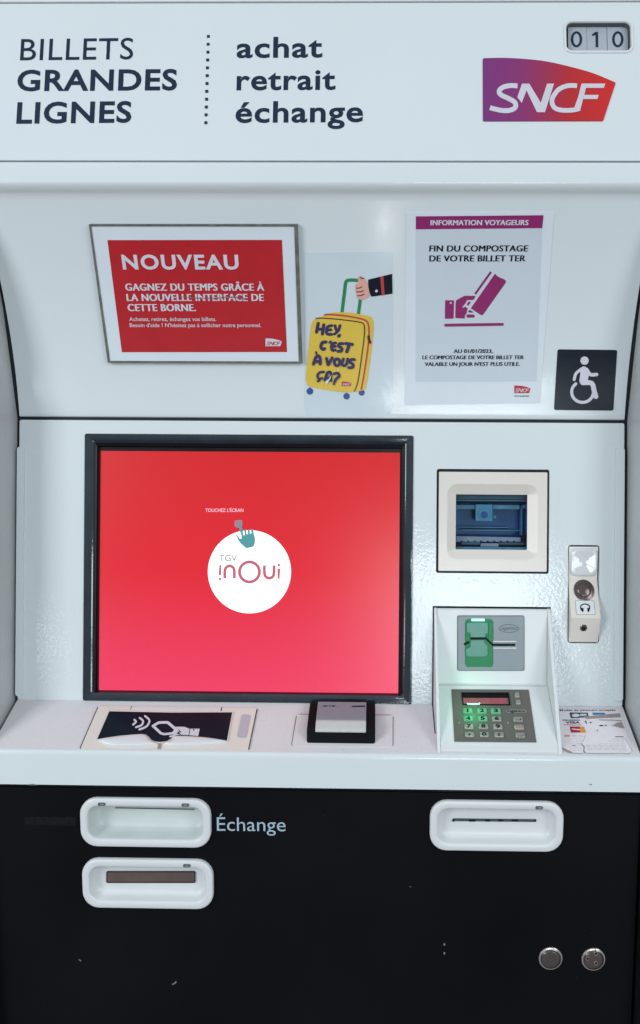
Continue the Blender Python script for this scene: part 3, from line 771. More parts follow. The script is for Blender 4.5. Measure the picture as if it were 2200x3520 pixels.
k9 = 320 / 1512; K9 = lambda pts: [(1540 + x * k9, 2350 + y * k9) for x, y in pts]
pxshape('keypad_plate', [K9([(55, 95), (1310, 103), (1436, 957), (104, 946)])], KP, KEYPL, 0.0008, 0.0008, ct, bevel=0.0002)
pxshape('terminal_display_frame', [[K9([(213, 154), (985, 156), (1012, 360), (238, 356)]), K9([(232, 172), (968, 174), (990, 344), (250, 342)])]], KP, BLACKG, 0.0018, 0.0010, ct)
pxshape('terminal_display', [K9([(228, 168), (968, 170), (976, 240), (238, 238)])], KP, BLACKG, 0.0010, 0.0001, ct)
pxshape('terminal_display', [K9([(238, 240), (950, 243), (965, 345), (248, 345)])], KP, LCD, 0.0012, 0.0001, ct)
pxshape('keypad_light', [K9(stroke([(318, 338), (340, 345), (485, 345), (508, 334)], 20))], KP, LEDG, 0.0021, 0.0003, ct)
keys = [(318, 455, '1'), (548, 455, '2'), (775, 457, '3'), (328, 580, '4'), (560, 580, '5'), (790, 583, '6'),
        (338, 708, '7'), (572, 708, '8'), (808, 712, '9'), (348, 838, '*'), (585, 838, '0'), (825, 842, '#')]
def key(cx_, cy_, ch, wx=78, wy=44, m=KEYM):
    x, y = 1540 + cx_ * k9, 2350 + cy_ * k9
    bx = KP.R(x - wx * k9, y - wy * k9, x + wx * k9, y + wy * k9)
    bm_ = bmesh.new(); prev = None
    for ins, r, l in ((-.0003, .0016, 0.0006), (-.0003, .0016, 0.0012), (0.0002, .0014, 0.0024), (0.0008, .0010, 0.0029)):
        cur = [bm_.verts.new(KP.W(p[0], p[1], l)) for p in rrect(bx[0] + ins, bx[1] + ins, bx[2] - ins, bx[3] - ins, r, 4)]
        if prev:
            for i in range(len(cur)):
                j = (i + 1) % len(cur); bm_.faces.new((prev[i], prev[j], cur[j], cur[i]))
        prev = cur
    f = bm_.faces.new(prev); bm_.normal_update()
    if f.normal.y > 0: bmesh.ops.reverse_faces(bm_, faces=bm_.faces[:])
    parts_ = [(bm_, 0)]
    if ch:
        if ch in '*#': parts_.append((text_bm(ch, KP, x - 5, x + 5, y + (5 if ch == '#' else 9), y + (5 if ch == '#' else 9), 11, off=0.02, lift=0.0030), 1))
        else: parts_.append((text_bm(ch, KP, x - (7.5 if ch != '1' else 2.8), x + (7.5 if ch != '1' else 2.8), y + 5.8, y + 5.8, 12, off=0.045, lift=0.0030), 1))
    return link('key', bm_to('key', join_bms(parts_)), ct, [m, DARK])
KEYG = mat('green_glow_key', (0.10, 0.22, 0.15), 0.3, 0.4, emit=(0.02, 0.30, 0.12), estr=0.45, var=0.15, vscale=80)  # LED glow on the first keys painted as green colour and emission
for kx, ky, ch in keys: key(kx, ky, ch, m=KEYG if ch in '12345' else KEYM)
for kx, ky in ((1118, 196), (1138, 312)): key(kx, ky, None, 40, 42)
def fkey(kx, ky, sh, m2):
    o_ = key(kx, ky, None)
    pxshape('key_symbol', [K9([(kx + a, ky + b) for a, b in s_]) for s_ in sh], KP, m2, 0.0031, 0.0001, ct)
fkey(1135, 590, [[(-46, 26), (52, 28), (50, 20), (-46, 18)], [(22, 14), (38, -8), (50, 14)]], DARK)
fkey(1152, 718, [[(-58, 24), (58, 26), (58, 36), (-58, 34)]], ORANGEP)
fkey(1170, 848, [[(-46, 30), (52, 30), (50, 22), (-46, 22)], [(20, -12), (34, -2), (52, 8), (40, 12)]], DARK)
pxshape('brand_plate', [K9(rrect(945, 430, 1268, 482, 18))], KP, KEYM, 0.0013, 0.0006, ct)
text('brand_lettering', [('ingenico', *[1540 + v * k9 for v in (962, 1254)], 2350 + 472 * k9, 2350 + 474 * k9, 9)], KP, DARK, ct, off=0.02, lift=0.0015)
for piece in [K9(circle(178, 645, 15, 16)), K9(circle(972, 645, 17, 16))]: pxshape('plate_rivet', [piece], KP, KEYM, 0.0014, 0.0008, ct)
# point light added for the LED's green glow over the first keys
gp = bpy.data.lights.new('keypad_glow', 'POINT'); gp.energy = 0.016; gp.color = (0.02, 1.0, 0.28); gp.shadow_soft_size = 0.006
go = bpy.data.objects.new('keypad_glow', gp); COL.objects.link(go); go.location = KP.P(1540 + 430 * k9, 2350 + 440 * k9, 0.020)

# ------------------------------------------------------------------ contactless reader in the shelf
kc = 660 / 1512; C_ = lambda pts: [(240 + x * kc, 2400 + y * kc) for x, y in pts]
SP = lambda *a, **k: pxshape(*a, **k)
cr_ = SP('contactless_reader', [C_(rqc([(225, 66), (1478, 84), (1408, 414), (84, 402)], 16))], SHELF, CREAM, 0.0012, 0.0012, TM, bevel=0.0005)
for piece in [C_(stroke([(222, 78), (84, 396)], 5, 'butt', 1)), C_(stroke([(1474, 92), (1408, 408)], 5, 'butt', 1))]: SP('reader_gap', [piece], SHELF, DARK, 0.0014, 0.0013, cr_)
SP('reader_hatch', [C_([(487, 72), (1194, 80), (1190, 106), (482, 98)])], SHELF, SHELFM, 0.0017, 0.0006, cr_, bevel=0.0002)
for piece in [C_(stroke([(489, 70), (482, 98)], 4, 'butt', 1)), C_(stroke([(1197, 80), (1191, 108)], 5, 'butt', 1))]: SP('hatch_gap', [piece], SHELF, DARK, 0.0019, 0.0006, cr_)
nav = [(314, 116), (800, 126), (1280, 124), (1238, 345)] + catmull([(1238, 345), (1100, 322), (950, 310), (818, 306)], 3)[1:] + [(798, 330), (765, 350), (720, 356), (680, 353), (648, 342), (625, 315), (600, 295), (500, 297), (400, 305), (300, 319), (220, 334)]
SP('pictogram_plate', [C_([(308, 104), (800, 116), (1290, 114), (1246, 352)] + catmull([(1246, 352), (1100, 328), (950, 316), (818, 312)], 3)[1:] + [(798, 338), (765, 358), (720, 364), (680, 361), (640, 348), (600, 300), (400, 312), (212, 342)])], SHELF, CREAM, 0.0022, 0.0010, cr_)
SP('pictogram_plate', [C_(nav)], SHELF, NAVYS, 0.0026, 0.0012, cr_)
SH1 = SHELF
def mound(name, pts, h, m, par):
    ctr = (sum(p[0] for p in pts) / len(pts), sum(p[1] for p in pts) / len(pts))
    bm_ = bmesh.new(); prev = None
    for k_, l in ((1.0, 0.001), (0.985, h * 0.55), (0.93, h * 0.85), (0.8, h), (0.4, h * 1.04)):
        cur = [bm_.verts.new(SHELF.P(240 + (ctr[0] + (p[0] - ctr[0]) * k_) * kc, 2400 + (ctr[1] + (p[1] - ctr[1]) * k_) * kc, l)) for p in pts]
        if prev:
            for i in range(len(cur)):
                j = (i + 1) % len(cur); bm_.faces.new((prev[i], prev[j], cur[j], cur[i]))
        prev = cur
    f = bm_.faces.new(prev); bm_.normal_update()
    if f.normal.y > 0: bmesh.ops.reverse_faces(bm_, faces=bm_.faces[:])
    link(name, bm_to(name, bm_), par, m, smooth=60)
mound('finger_rest', catmull([(218, 342), (300, 324), (400, 310), (520, 299), (600, 299), (640, 340), (685, 366), (690, 378), (560, 390), (400, 392), (290, 378)], 3, True), 0.0042, WHITE2, cr_)
mound('finger_rest', catmull([(735, 372), (770, 360), (800, 338), (820, 312), (950, 314), (1100, 326), (1235, 350), (1130, 374), (950, 388), (800, 388)], 3, True), 0.0042, WHITE2, cr_)
SP('drain_notch', [C_([(700, 366), (724, 366), (718, 408), (692, 408)])], SHELF, TANP, 0.0018, 0.0006, cr_)
SP('indicator_window', [C_(catmull([(1352, 150), (1372, 136), (1405, 138), (1422, 152), (1408, 230), (1392, 306), (1372, 320), (1332, 316), (1320, 300), (1335, 230)], 3, True))], SHELF, LAV, 0.0018, 0.0008, cr_, bevel=0.0003)
pic = [stroke([(512, 184), (524, 200), (502, 222)], 15), stroke([(555, 170), (580, 194), (568, 226), (525, 243)], 15), stroke([(596, 155), (630, 190), (608, 236), (552, 261)], 15)]
SP('contactless_icon', [C_(s) for s in pic], SHELF, PRINTW, 0.0029, 0.0002, cr_)
ph = [rqc([(642, 232), (700, 196), (778, 194), (858, 262), (834, 298), (745, 306), (716, 300)], 12), rqc([(674, 233), (706, 216), (768, 214), (824, 262), (812, 281), (750, 289), (728, 284)], 6)]
SP('phone_icon', [[C_(r_) for r_ in ph]], SHELF, PRINTW, 0.0029, 0.0002, cr_)
SP('hand_icon', [C_([(818, 240), (905, 240), (946, 256), (938, 306), (880, 302), (862, 285), (884, 283), (858, 258), (826, 256)]), C_([(840, 268), (858, 262), (866, 276), (850, 282), (846, 296), (872, 302), (840, 306)]), C_(stroke([(792, 316), (818, 312), (842, 296)], 13)),
        C_([(952, 256), (1025, 256), (1014, 313), (944, 307)])], SHELF, PRINTW, 0.0030, 0.0002, cr_)
SP('cuff_button', [C_(circle(978, 265, 6, 12))], SHELF, NAVYS, 0.0033, 0.0001, cr_)

# ------------------------------------------------------------------ barcode scanner on the shelf
kb = 800 / 1512; B_ = lambda pts: [(700 + x * kb, 2350 + y * kb) for x, y in pts]
bplate = SP('scanner_plate', [B_(rqc([(604, 203), (1230, 209), (1228, 412), (568, 409)], 14))], SHELF, SHELFM, 0.0009, 0.0009, TM, bevel=0.0004)
for piece in [B_(stroke([(604, 212), (572, 400), (580, 408)], 4, 'butt', 1)), B_(stroke([(618, 202), (1218, 208)], 2.5, 'butt', 1)), B_(stroke([(1230, 218), (1229, 404)], 3, 'butt', 1))]: SP('plate_gap', [piece], SHELF, GREYD, 0.0010, 0.0009, bplate)
bx0 = MAIN.P(1280, 2000).x
def xat(px, depth): return (px - 1280) * depth / F
X0, X1 = xat(1060, 0.767), xat(1296, 0.767)
bsc = prism('barcode_scanner', [(-0.0485, -0.247), (-0.0500, -0.2315), (-0.0490, -0.2298), (-0.0120, -0.2120), (-0.0100, -0.2122), (-0.0080, -0.224)], X0, X1, mat('matte_black_plastic', (0.006, 0.007, 0.009), 0.6, 0.08), TM, bevel=0.0018)
s0, s1 = xat(1090, 0.768), xat(1264, 0.768)
prism('scanner_head', [(-0.0140, -0.214), (-0.0142, -0.2102), (-0.0400, -0.2216), (-0.0415, -0.2226), (-0.0418, -0.2240), (-0.030, -0.2240)], s0, s1, mat('shaded_silver_cover', (0.21, 0.23, 0.26), 0.42, 0.4, metal=0.0, var=0.04, vscale=200), bsc, bevel=0.0011)  # same silver as the nose, the top's shade put into its colour
prism('scanner_nose', [(-0.0300, -0.2252), (-0.0419, -0.2228), (-0.0440, -0.2240), (-0.0500, -0.2292), (-0.0516, -0.2316), (-0.0512, -0.2332), (-0.040, -0.233)], s0, s1, mat('lit_silver_nose', (0.50, 0.50, 0.50), 0.3, 0.5, metal=0.0, var=0.04, vscale=200), bsc, bevel=0.0008)  # same silver, the lit front's brightness put into its colour
TOPS = line(-0.0142, -0.2102, -0.0400, -0.2222)
SP('scanner_print', [stroke([(1111 + i * 5.2, 2427.5), (1114 + i * 5.2, 2427.8)], 3.2) for i in range(8) if i not in (3, 5)] + [stroke([(1211 + i * 5.0, 2429.2), (1214 + i * 5.0, 2429.4)], 3.4) for i in range(9)], TOPS, NAVYS, 0.0004, 0.0002, bsc)

# ------------------------------------------------------------------ slots in the lower panel
def slot_bezel(box, lab, dp=1.0):
    W_ = box[2] - box[0]; r = 0.0175
    inner = (box[0] + 0.0078, box[1] + 0.0078, box[2] - 0.0078, box[3] - 0.0078)
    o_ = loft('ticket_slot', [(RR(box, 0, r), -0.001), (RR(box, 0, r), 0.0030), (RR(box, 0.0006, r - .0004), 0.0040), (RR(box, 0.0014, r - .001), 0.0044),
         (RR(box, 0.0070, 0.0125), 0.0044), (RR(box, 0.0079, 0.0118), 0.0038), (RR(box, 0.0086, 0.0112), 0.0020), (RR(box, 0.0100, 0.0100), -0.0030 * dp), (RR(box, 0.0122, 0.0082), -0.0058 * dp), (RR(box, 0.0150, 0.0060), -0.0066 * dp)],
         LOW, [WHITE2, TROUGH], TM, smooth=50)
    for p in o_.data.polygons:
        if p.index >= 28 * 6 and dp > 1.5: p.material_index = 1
    o_['label'] = lab
    return o_
def led(px, py, par):
    b = LOW.R(px - 13, py - 5.5, px + 13, py + 5.5)
    loft('indicator_light', [(RR(b, 0, 0.0016), 0.0042), (RR(b, 0, 0.0016), 0.0049), (RR(b, 0.0005, 0.0012), 0.0051)], LOW, GREYD, par)
    b2 = LOW.R(px - 5, py - 3.2, px + 8, py + 3.2)
    loft('light_lens', [(RR(b2, 0, 0.0009), 0.0050), (RR(b2, 0.0001, 0.0009), 0.0054)], LOW, LEDOFF, par)
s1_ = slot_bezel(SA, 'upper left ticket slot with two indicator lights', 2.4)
led(355, 2757, s1_); led(641, 2760, s1_)
SD = Surf(lambda z: LOW.g(z) + 0.0058)
SP('slot_slit', [[(396, 2776), (668, 2781), (668, 2784), (396, 2779)]], LOW.shifted(0.0125), SLOTBLUE, 0.0, 0.0006, s1_)
s2_ = slot_bezel(SBX, 'lower left slot with a brown shutter')
led(646, 2967, s2_)
SP('shutter', [rrect(368, 2996, 670, 3032, 4)], SD, BROWNS, 0.0004, 0.0004, s2_)
SP('shutter_edge', [[rrect(366, 2994, 672, 3034, 5), rrect(369, 2997, 669, 3031, 4)]], SD, DARK, 0.0007, 0.0004, s2_)
s3_ = slot_bezel(SC, 'right slot with a thin toothed slit')
led(1850, 2769, s3_)
SP('slot_slit', [[(1556, 2814), (1562, 2813), (1842, 2816), (1843, 2824), (1838, 2825), (1560, 2822), (1556, 2820)]], SD, SLOTBLUE, 0.0004, 0.0003, s3_)
for piece in [rrect(a, 2816, b, 2823.5, 1) for a, b in ((1612, 1634), (1668, 1684), (1712, 1730), (1758, 1780), (1555, 1562), (1836, 1843))]: SP('slit_tooth', [piece], SD, DARK, 0.0006, 0.0002, s3_)
text('printed_word', [('Échange', 746, 982, 2855, 2857, 46)], LOW, mat('pale_blue_print', srgb(158, 176, 192), 0.4, 0.3, var=0.04), TM, off=-0.002)
SP('removed_label_mark', [[(85, 2808), (262, 2808), (263, 2838), (86, 2836)]], LOW, mat('label_residue', (0.0065, 0.0078, 0.0098), 0.5, 0.12, var=0.5, vscale=300), 0.0002, 0.0001, TM)

# round lock covers
def lock(px, py, lab):
    o_ = disc('lock_cover', px, py, 40.5, LOW, CHROME, 0.0016, TM)
    o_['label'] = lab
    c = LOW.P(px, py); z = c.z - ZC
    r = LOW.P(px + 36, py).x - c.x
    C = lambda k, dx=0, dz=0: [(c.x + dx * r + r * k * math.cos(2 * math.pi * i / 36), z + dz * r + r * k * math.sin(2 * math.pi * i / 36)) for i in range(36)]
    loft('lock_cup', [(C(1.0), 0.0017), (C(0.98), 0.0019), (C(0.93), 0.0021), (C(0.87, -.06, .08), 0.0036), (C(0.80, -.10, .14), 0.0042), (C(0.76, -.10, .16), 0.0044)], LOW, STEEL, o_, smooth=30)
    return o_
lock(1892, 3293, 'plain round metal lock cover')
l2_ = lock(2039, 3296, 'round metal lock cover with three holes')
for hx, hy in ((2044, 3268), (2015, 3285), (2044, 3301)):
    disc('keyhole', hx, hy, 6.5, LOW, CHROME, 0.0049, l2_)
    disc('keyhole', hx, hy - 1, 4.4, LOW, DARK, 0.0053, l2_)

# scuffs and chips
SP('paint_chip', [[(92, 2697), (112, 2695), (130, 2699), (105, 2700)], [(2025, 2694), (2034, 2696), (2036, 2699), (2028, 2697)]], LIP, GREYD, 0.0002, 0.0001, TM)
SP('paint_scratch', [[(1524, 3243), (1530, 3242), (1530, 3250), (1525, 3250)], [(1524, 3272), (1531, 3274), (1529, 3281), (1525, 3280)], [(590, 3382), (598, 3379), (603, 3373), (607, 3372), (606, 3379), (594, 3385)],
      [(270, 3296), (277, 3299), (280, 3304), (275, 3303)], [(1409, 3046), (1412, 3046), (1412, 3049), (1409, 3049)]], LOW, mat('scratched_metal', srgb(110, 122, 132), 0.4, 0.4), 0.0002, 0.0001, TM)

# ================================================================== NOTICES STUCK ON THE MACHINE
# red notice in a flat plastic holder
kn = 1100 / 1512; N_ = lambda pts: [(0 + x * kn, 660 + y * kn) for x, y in pts]
def nl(body, x0, x1, y, cap, **k): return (body, x0 * kn, x1 * kn, 660 + y * kn, 660 + y * kn, cap * kn, k)
T1 = thing('notice_holder', 'red notice headed NOUVEAU in a dark-edged holder with white border, at the upper left', 'notice', HOOD.P(680, 1245))
outer = [(427, 150), (1408, 150), (1430, 808), (516, 805)]
inner_ = [(437, 158), (1392, 159), (1414, 799), (526, 796)]
SP('holder_edge', [[N_(outer), N_(inner_)]], HOOD, GASK, 0.0048, 0.0050, T1, cut=10)
SP('holder_sheet', [N_(inner_)], HOOD, PAPER, 0.0040, 0.0010, T1, cut=10)
SP('red_poster', [N_([(514, 224), (1334, 223), (1358, 754), (582, 755)])], HOOD, REDPR, 0.0044, 0.0002, T1, cut=10)
text('poster_lettering', [nl('NOUVEAU', 588, 1133, 363, 70)], HOOD, PRINTW, T1, off=0.030, lift=0.0047, spacing=1.14)
text('poster_lettering', [nl('GAGNEZ DU TEMPS GRÂCE À', 602, 1250, 463, 33), nl('LA NOUVELLE INTERFACE DE', 608, 1248, 512, 33), nl('CETTE BORNE.', 613, 930, 560, 33)], HOOD, PRINTW, T1, dbl=1.5, off=0.0, spacing=1.08, lift=0.0047)
text('poster_lettering', [nl('Achetez, retirez, échangez vos billets.', 618, 1026, 607, 18), nl("Besoin d'aide ? N'hésitez pas à solliciter notre personnel.", 620, 1237, 636, 18)], HOOD, PRINTW, T1, off=0.008, lift=0.0047)
badge(1254 * kn, 660 + 688 * kn, 0.0407, HOOD, PRINTW, REDPR, T1, lift=0.0047, name='small_badge', depth=0.0001)
SP('poster_smear', [N_(stroke([(858, 492), (980, 500), (1100, 494), (1170, 504)], 10, 'round', 4, (0.4, 1)))], HOOD, mat('faded_smear', srgb(128, 100, 108), 0.5, 0.3, alpha=0.55), 0.0050, 0.0000, T1)

# suitcase sticker
ks = 380 / 1512; U = lambda pts: [(1000 + x * ks, 900 + y * ks) for x, y in pts]
T2 = thing('suitcase_sticker', 'clear sticker with a yellow suitcase and handwritten words, held by a hand', 'sticker', HOOD.P(1200, 1430))
SP('clear_sheet', [[(1046, 868), (1350, 864), (1351, 1400), (1338, 1422), (1318, 1434), (1060, 1434), (1046, 1408)]], HOOD, FILM, 0.0003, 0.0003, T2, cut=12)
SP('suitcase_handle', [U(stroke([(700, 690), (715, 560), (735, 400), (748, 290), (775, 255), (840, 248), (920, 255)], 46, 'butt', 4)), U(stroke([(924, 712), (950, 510)], 44, 'butt', 1))], HOOD, GREENP, 0.0006, 0.0002, T2, cut=14)
SP('suitcase_body', [U(catmull([(545, 700), (590, 690), (760, 690), (930, 712), (1080, 745), (1118, 790), (1132, 860), (1125, 1010), (1105, 1200), (1070, 1450), (1030, 1700), (1000, 1750), (870, 1778), (700, 1780), (480, 1750), (260, 1705), (215, 1650), (205, 1560), (225, 1350), (250, 1100), (272, 900), (300, 810), (350, 770), (450, 735)], 3, True))], HOOD, YELD, 0.0008, 0.0002, T2, cut=12)
SP('suitcase_trim', [U(stroke([(455, 728), (520, 718), (700, 732), (880, 760), (1000, 790), (1050, 830), (1068, 920), (1062, 1100), (1030, 1350), (990, 1600), (962, 1750)], 22, 'butt', 4))], HOOD, PINKR, 0.0011, 0.0002, T2, cut=14)
SP('suitcase_edge', [U(stroke([(340, 772), (420, 768), (600, 780), (800, 802), (950, 826), (995, 850), (1008, 920), (1000, 1050), (970, 1280), (935, 1530), (905, 1680), (868, 1772)], 14, 'butt', 4))], HOOD, MAROON, 0.0012, 0.0002, T2, cut=14)
SP('zip_pull', [U(stroke([(1062, 1020), (1068, 1060), (1084, 1102)], 34))], HOOD, MAROON, 0.0013, 0.0002, T2)
SP('suitcase_wheel', [U(circle(260, 1770, 46, 22)), U(stroke([(262, 1716), (262, 1740)], 24, 'butt', 1))], HOOD, BLUEP, 0.0007, 0.0002, T2)
SP('suitcase_wheel', [U(circle(762, 1838, 44, 22)), U(stroke([(760, 1790), (760, 1810)], 20, 'butt', 1))], HOOD, BLUEP, 0.0007, 0.0002, T2)
SP('suitcase_wheel', [U(circle(968, 1788, 42, 22)), U(stroke([(968, 1745), (968, 1765)], 20, 'butt', 1))], HOOD, BLUEP, 0.0007, 0.0002, T2)
SP('sleeve', [U([(1056, 242), (1384, 162), (1390, 434), (1105, 475), (1088, 455), (1062, 350)])], HOOD, NAVYS, 0.0008, 0.0002, T2)
SP('sleeve_stripe', [U([(1222, 200), (1264, 192), (1282, 452), (1242, 460)])], HOOD, PINKR, 0.0010, 0.0002, T2)
SP('sleeve_button', [U(circle(1170, 398, 19, 16))], HOOD, PRINTW, 0.0010, 0.0002, T2)
SP('hand', [U(catmull([(916, 215), (945, 195), (985, 205), (1002, 235), (1040, 270), (1052, 310), (1070, 420), (1058, 480), (1010, 505), (960, 518), (925, 500), (905, 460), (892, 400), (884, 340), (895, 300), (945, 275), (918, 250)], 3, True))], HOOD, SKINP, 0.0010, 0.0002, T2)
SP('finger_line', [U(stroke(p, 12)) for p in ([(896, 358), (940, 355), (970, 340)], [(898, 408), (950, 408), (990, 392)], [(908, 462), (955, 458), (1002, 440)], [(948, 208), (968, 224), (998, 222)])], HOOD, MAROON, 0.0012, 0.0001, T2)
hl = []  # bubble letters
def g(*strk, w=44):
    for s_ in strk: hl.append(U(stroke(s_, w, 'round', 4)))
g([(375, 840), (352, 960)], [(450, 860), (432, 985)], [(362, 915), (440, 925)])                      # H
g([(560, 870), (505, 885), (488, 940), (500, 985), (560, 990)], [(500, 930), (548, 928)], w=40)           # E
g([(605, 870), (618, 925), (640, 940)], [(672, 870), (650, 935), (598, 985)], w=38)                      # Y
g([(655, 1014), (664, 1004)], w=44)
g([(480, 1095), (430, 1105), (412, 1165), (440, 1195), (462, 1185)])                                         # C
g([(545, 1090), (532, 1102)], w=34)
g([(612, 1108), (568, 1118), (555, 1165), (570, 1208), (605, 1202)], [(565, 1155), (605, 1155)], w=40)     # E
g([(712, 1118), (668, 1118), (652, 1150), (695, 1180), (690, 1218), (645, 1222)], w=42)                  # S
g([(752, 1115), (840, 1128)], [(800, 1125), (765, 1228)], w=44)                                            # T
g([(345, 1232), (352, 1255)], w=26)
g([(310, 1398), (345, 1300), (380, 1285), (400, 1320), (402, 1395)], [(330, 1360), (398, 1365)], w=42)     # A
g([(488, 1318), (508, 1405)], [(566, 1310), (516, 1405)], w=40)                                              # V
hl.append([U(r_) for r_ in closed_stroke([(630, 1325), (665, 1345), (665, 1400), (625, 1418), (597, 1390), (600, 1345)], 40, 4)])
g([(718, 1325), (702, 1390), (725, 1420), (760, 1400), (778, 1325)], w=38)                                # U
g([(868, 1335), (825, 1335), (805, 1368), (848, 1400), (845, 1440), (792, 1445)], w=40)                    # S
g([(450, 1503), (395, 1512), (366, 1555), (385, 1598), (425, 1590)], [(372, 1630), (390, 1622)], w=34)     # C cedilla
g([(465, 1618), (500, 1520), (535, 1505), (552, 1545), (545, 1625)], [(480, 1585), (540, 1590)], w=38)     # A
g([(595, 1530), (640, 1520), (662, 1560), (620, 1600), (600, 1640)], w=38)                                # ?
g([(586, 1668), (590, 1672)], w=30)
SP('suitcase_lettering', hl, HOOD, INK, 0.0012, 0.0001, T2, step=0.00003)
SP('sticker_scratch', [U([(648, 1465), (655, 1480), (640, 1500), (636, 1485)]), U([(560, 1540), (540, 1600), (500, 1660), (478, 1660), (470, 1640), (520, 1600)]), U([(480, 1660), (500, 1655), (478, 1700)])], HOOD, PAPER, 0.0022, 0.0001, T2)
badge(1000 + 690 * ks, 900 + 1632 * ks, 0.0243, HOOD, PINKR, PRINTW, T2, lift=0.0013, name='small_badge', depth=0.0001)

# information notice
ki = 1200 / 1512; I_ = lambda pts: [(1000 + x * ki, 660 + y * ki) for x, y in pts]
def il(body, x0, x1, y, cap, **k): return (body, 1000 + x0 * ki, 1000 + x1 * ki, 660 + y * ki, 660 + (y - 0.5) * ki, cap * ki, k)
T3 = thing('information_notice', 'pale paper notice with a magenta INFORMATION VOYAGEURS banner and a hand holding a ticket', 'notice', HOOD.P(1620, 1390))
SP('film_cover', [I_([(499, 88), (1140, 86), (1078, 914), (492, 922)])], HOOD, PAPER, 0.0005, 0.0005, T3, cut=10)
SP('paper_sheet', [I_([(541, 162), (1088, 157), (1064, 820), (540, 822)])], HOOD, PAPERG, 0.0007, 0.0002, T3, cut=10)
SP('banner', [I_([(541, 105), (1094, 100), (1088, 156), (541, 161)])], HOOD, MAG, 0.0008, 0.0002, T3, cut=10)
text('banner_lettering', [il('INFORMATION VOYAGEURS', 605, 1026, 143, 22)], HOOD, PRINTW, T3, dbl=1.1, off=0.0, lift=0.0011, spacing=1.05)
text('notice_lettering', [il('FIN DU COMPOSTAGE', 600, 1024, 257, 26), il('DE VOTRE BILLET TER', 600, 1013, 300, 26)], HOOD, NAVYS, T3, dbl=1.1, off=0.0, lift=0.0010, spacing=1.05)
text('notice_lettering', [il('AU 01/01/2023,', 705, 873, 697, 16), il('LE COMPOSTAGE DE VOTRE BILLET TER', 570, 1007, 724, 16), il("VALABLE UN JOUR N'EST PLUS UTILE.", 580, 990, 753, 16)], HOOD, NAVYS, T3, dbl=0.8, off=0.0, lift=0.0010)
k6 = 320 / 1512; H_ = lambda pts: [(1480 + x * k6, 880 + y * k6) for x, y in pts]
SP('ticket_icon', [H_(stroke([(722, 616), (980, 256)], 34, 'butt', 1)), H_([(1045, 284), (1075, 318), (1120, 346), (1165, 362), (1222, 396), (1218, 432), (860, 940), (838, 958), (812, 955), (652, 848)])], HOOD, MAG, 0.0010, 0.0002, T3, cut=12)
SP('hand_icon', [[H_([(245, 716), (380, 718), (374, 1005), (360, 1016), (232, 1018), (236, 730)]), H_(circle(328, 760, 17, 14))], H_([(408, 735), (425, 712), (540, 648), (560, 643), (724, 645), (716, 680), (690, 712), (590, 714), (570, 760), (515, 825), (522, 842), (560, 820), (602, 850), (586, 900), (590, 925), (555, 960), (556, 1012), (412, 1008), (400, 995)]),
     H_([(615, 742), (655, 742), (605, 810), (588, 780)]), H_([(615, 885), (640, 875), (700, 912), (655, 918), (612, 908)]), H_(rrect(582, 948, 716, 998, 24))], HOOD, MAG, 0.0010, 0.0002, T3, cut=12)
SP('ground_line_icon', [H_(stroke([(244, 1122), (1165, 1108)], 48))], HOOD, MAG, 0.0010, 0.0002, T3)
badge(1000 + 964 * ki, 660 + 836 * ki, 0.0403, HOOD, REDPR, PRINTW, T3, lift=0.0009, name='small_badge', depth=0.0001)
text('notice_lettering', [il('VOYAGEURS', 966, 1031, 887, 6)], HOOD, NAVYS, T3, off=0.01, lift=0.0009)

# wheelchair sticker
T4 = thing('wheelchair_sticker', 'dark navy square sticker with a white wheelchair symbol beside the right edge', 'sticker', HOOD.P(2005, 1410))
def rq(c, r):       # rounded quad
    out = []
    for i in range(4):
        p = c[i]; a = c[i - 1]; b = c[(i + 1) % 4]
        ta = (a[0] - p[0], a[1] - p[1]); la = math.hypot(*ta); tb = (b[0] - p[0], b[1] - p[1]); lb_ = math.hypot(*tb)
        p0 = (p[0] + ta[0] / la * r, p[1] + ta[1] / la * r); p2 = (p[0] + tb[0] / lb_ * r, p[1] + tb[1] / lb_ * r)
        for k_ in range(5):
            t = k_ / 4; out.append(tuple((1 - t) ** 2 * p0[c_] + 2 * t * (1 - t) * p[c_] + t * t * p2[c_] for c_ in (0, 1)))
    return out
SP('sticker_sheet', [I_(rq([(1155, 681), (1413, 684), (1396, 947), (1139, 944)], 9))], HOOD, NAVYS, 0.0005, 0.0005, T4, cut=12)
arc = [(1262 + 47 * math.cos(math.radians(a)), 866 + 45 * math.sin(math.radians(a))) for a in range(232, -8, -16)]
SP('wheelchair_symbol', [I_(circle(1271, 730, 18, 22)), I_([(1254, 762), (1264, 755), (1276, 757), (1284, 766), (1292, 786), (1285, 812), (1290, 826), (1258, 836), (1248, 822), (1252, 790)]),
    I_(stroke([(1280, 768), (1296, 790), (1323, 790)], 15)), I_(stroke([(1258, 766), (1234, 786), (1226, 812)], 13)), I_(stroke([(1266, 826), (1302, 828), (1312, 860), (1320, 886)], 21, 'round', 3)),
    I_(stroke(arc, 13, 'round', 2))], HOOD, PRINTW, 0.0008, 0.0001, T4)

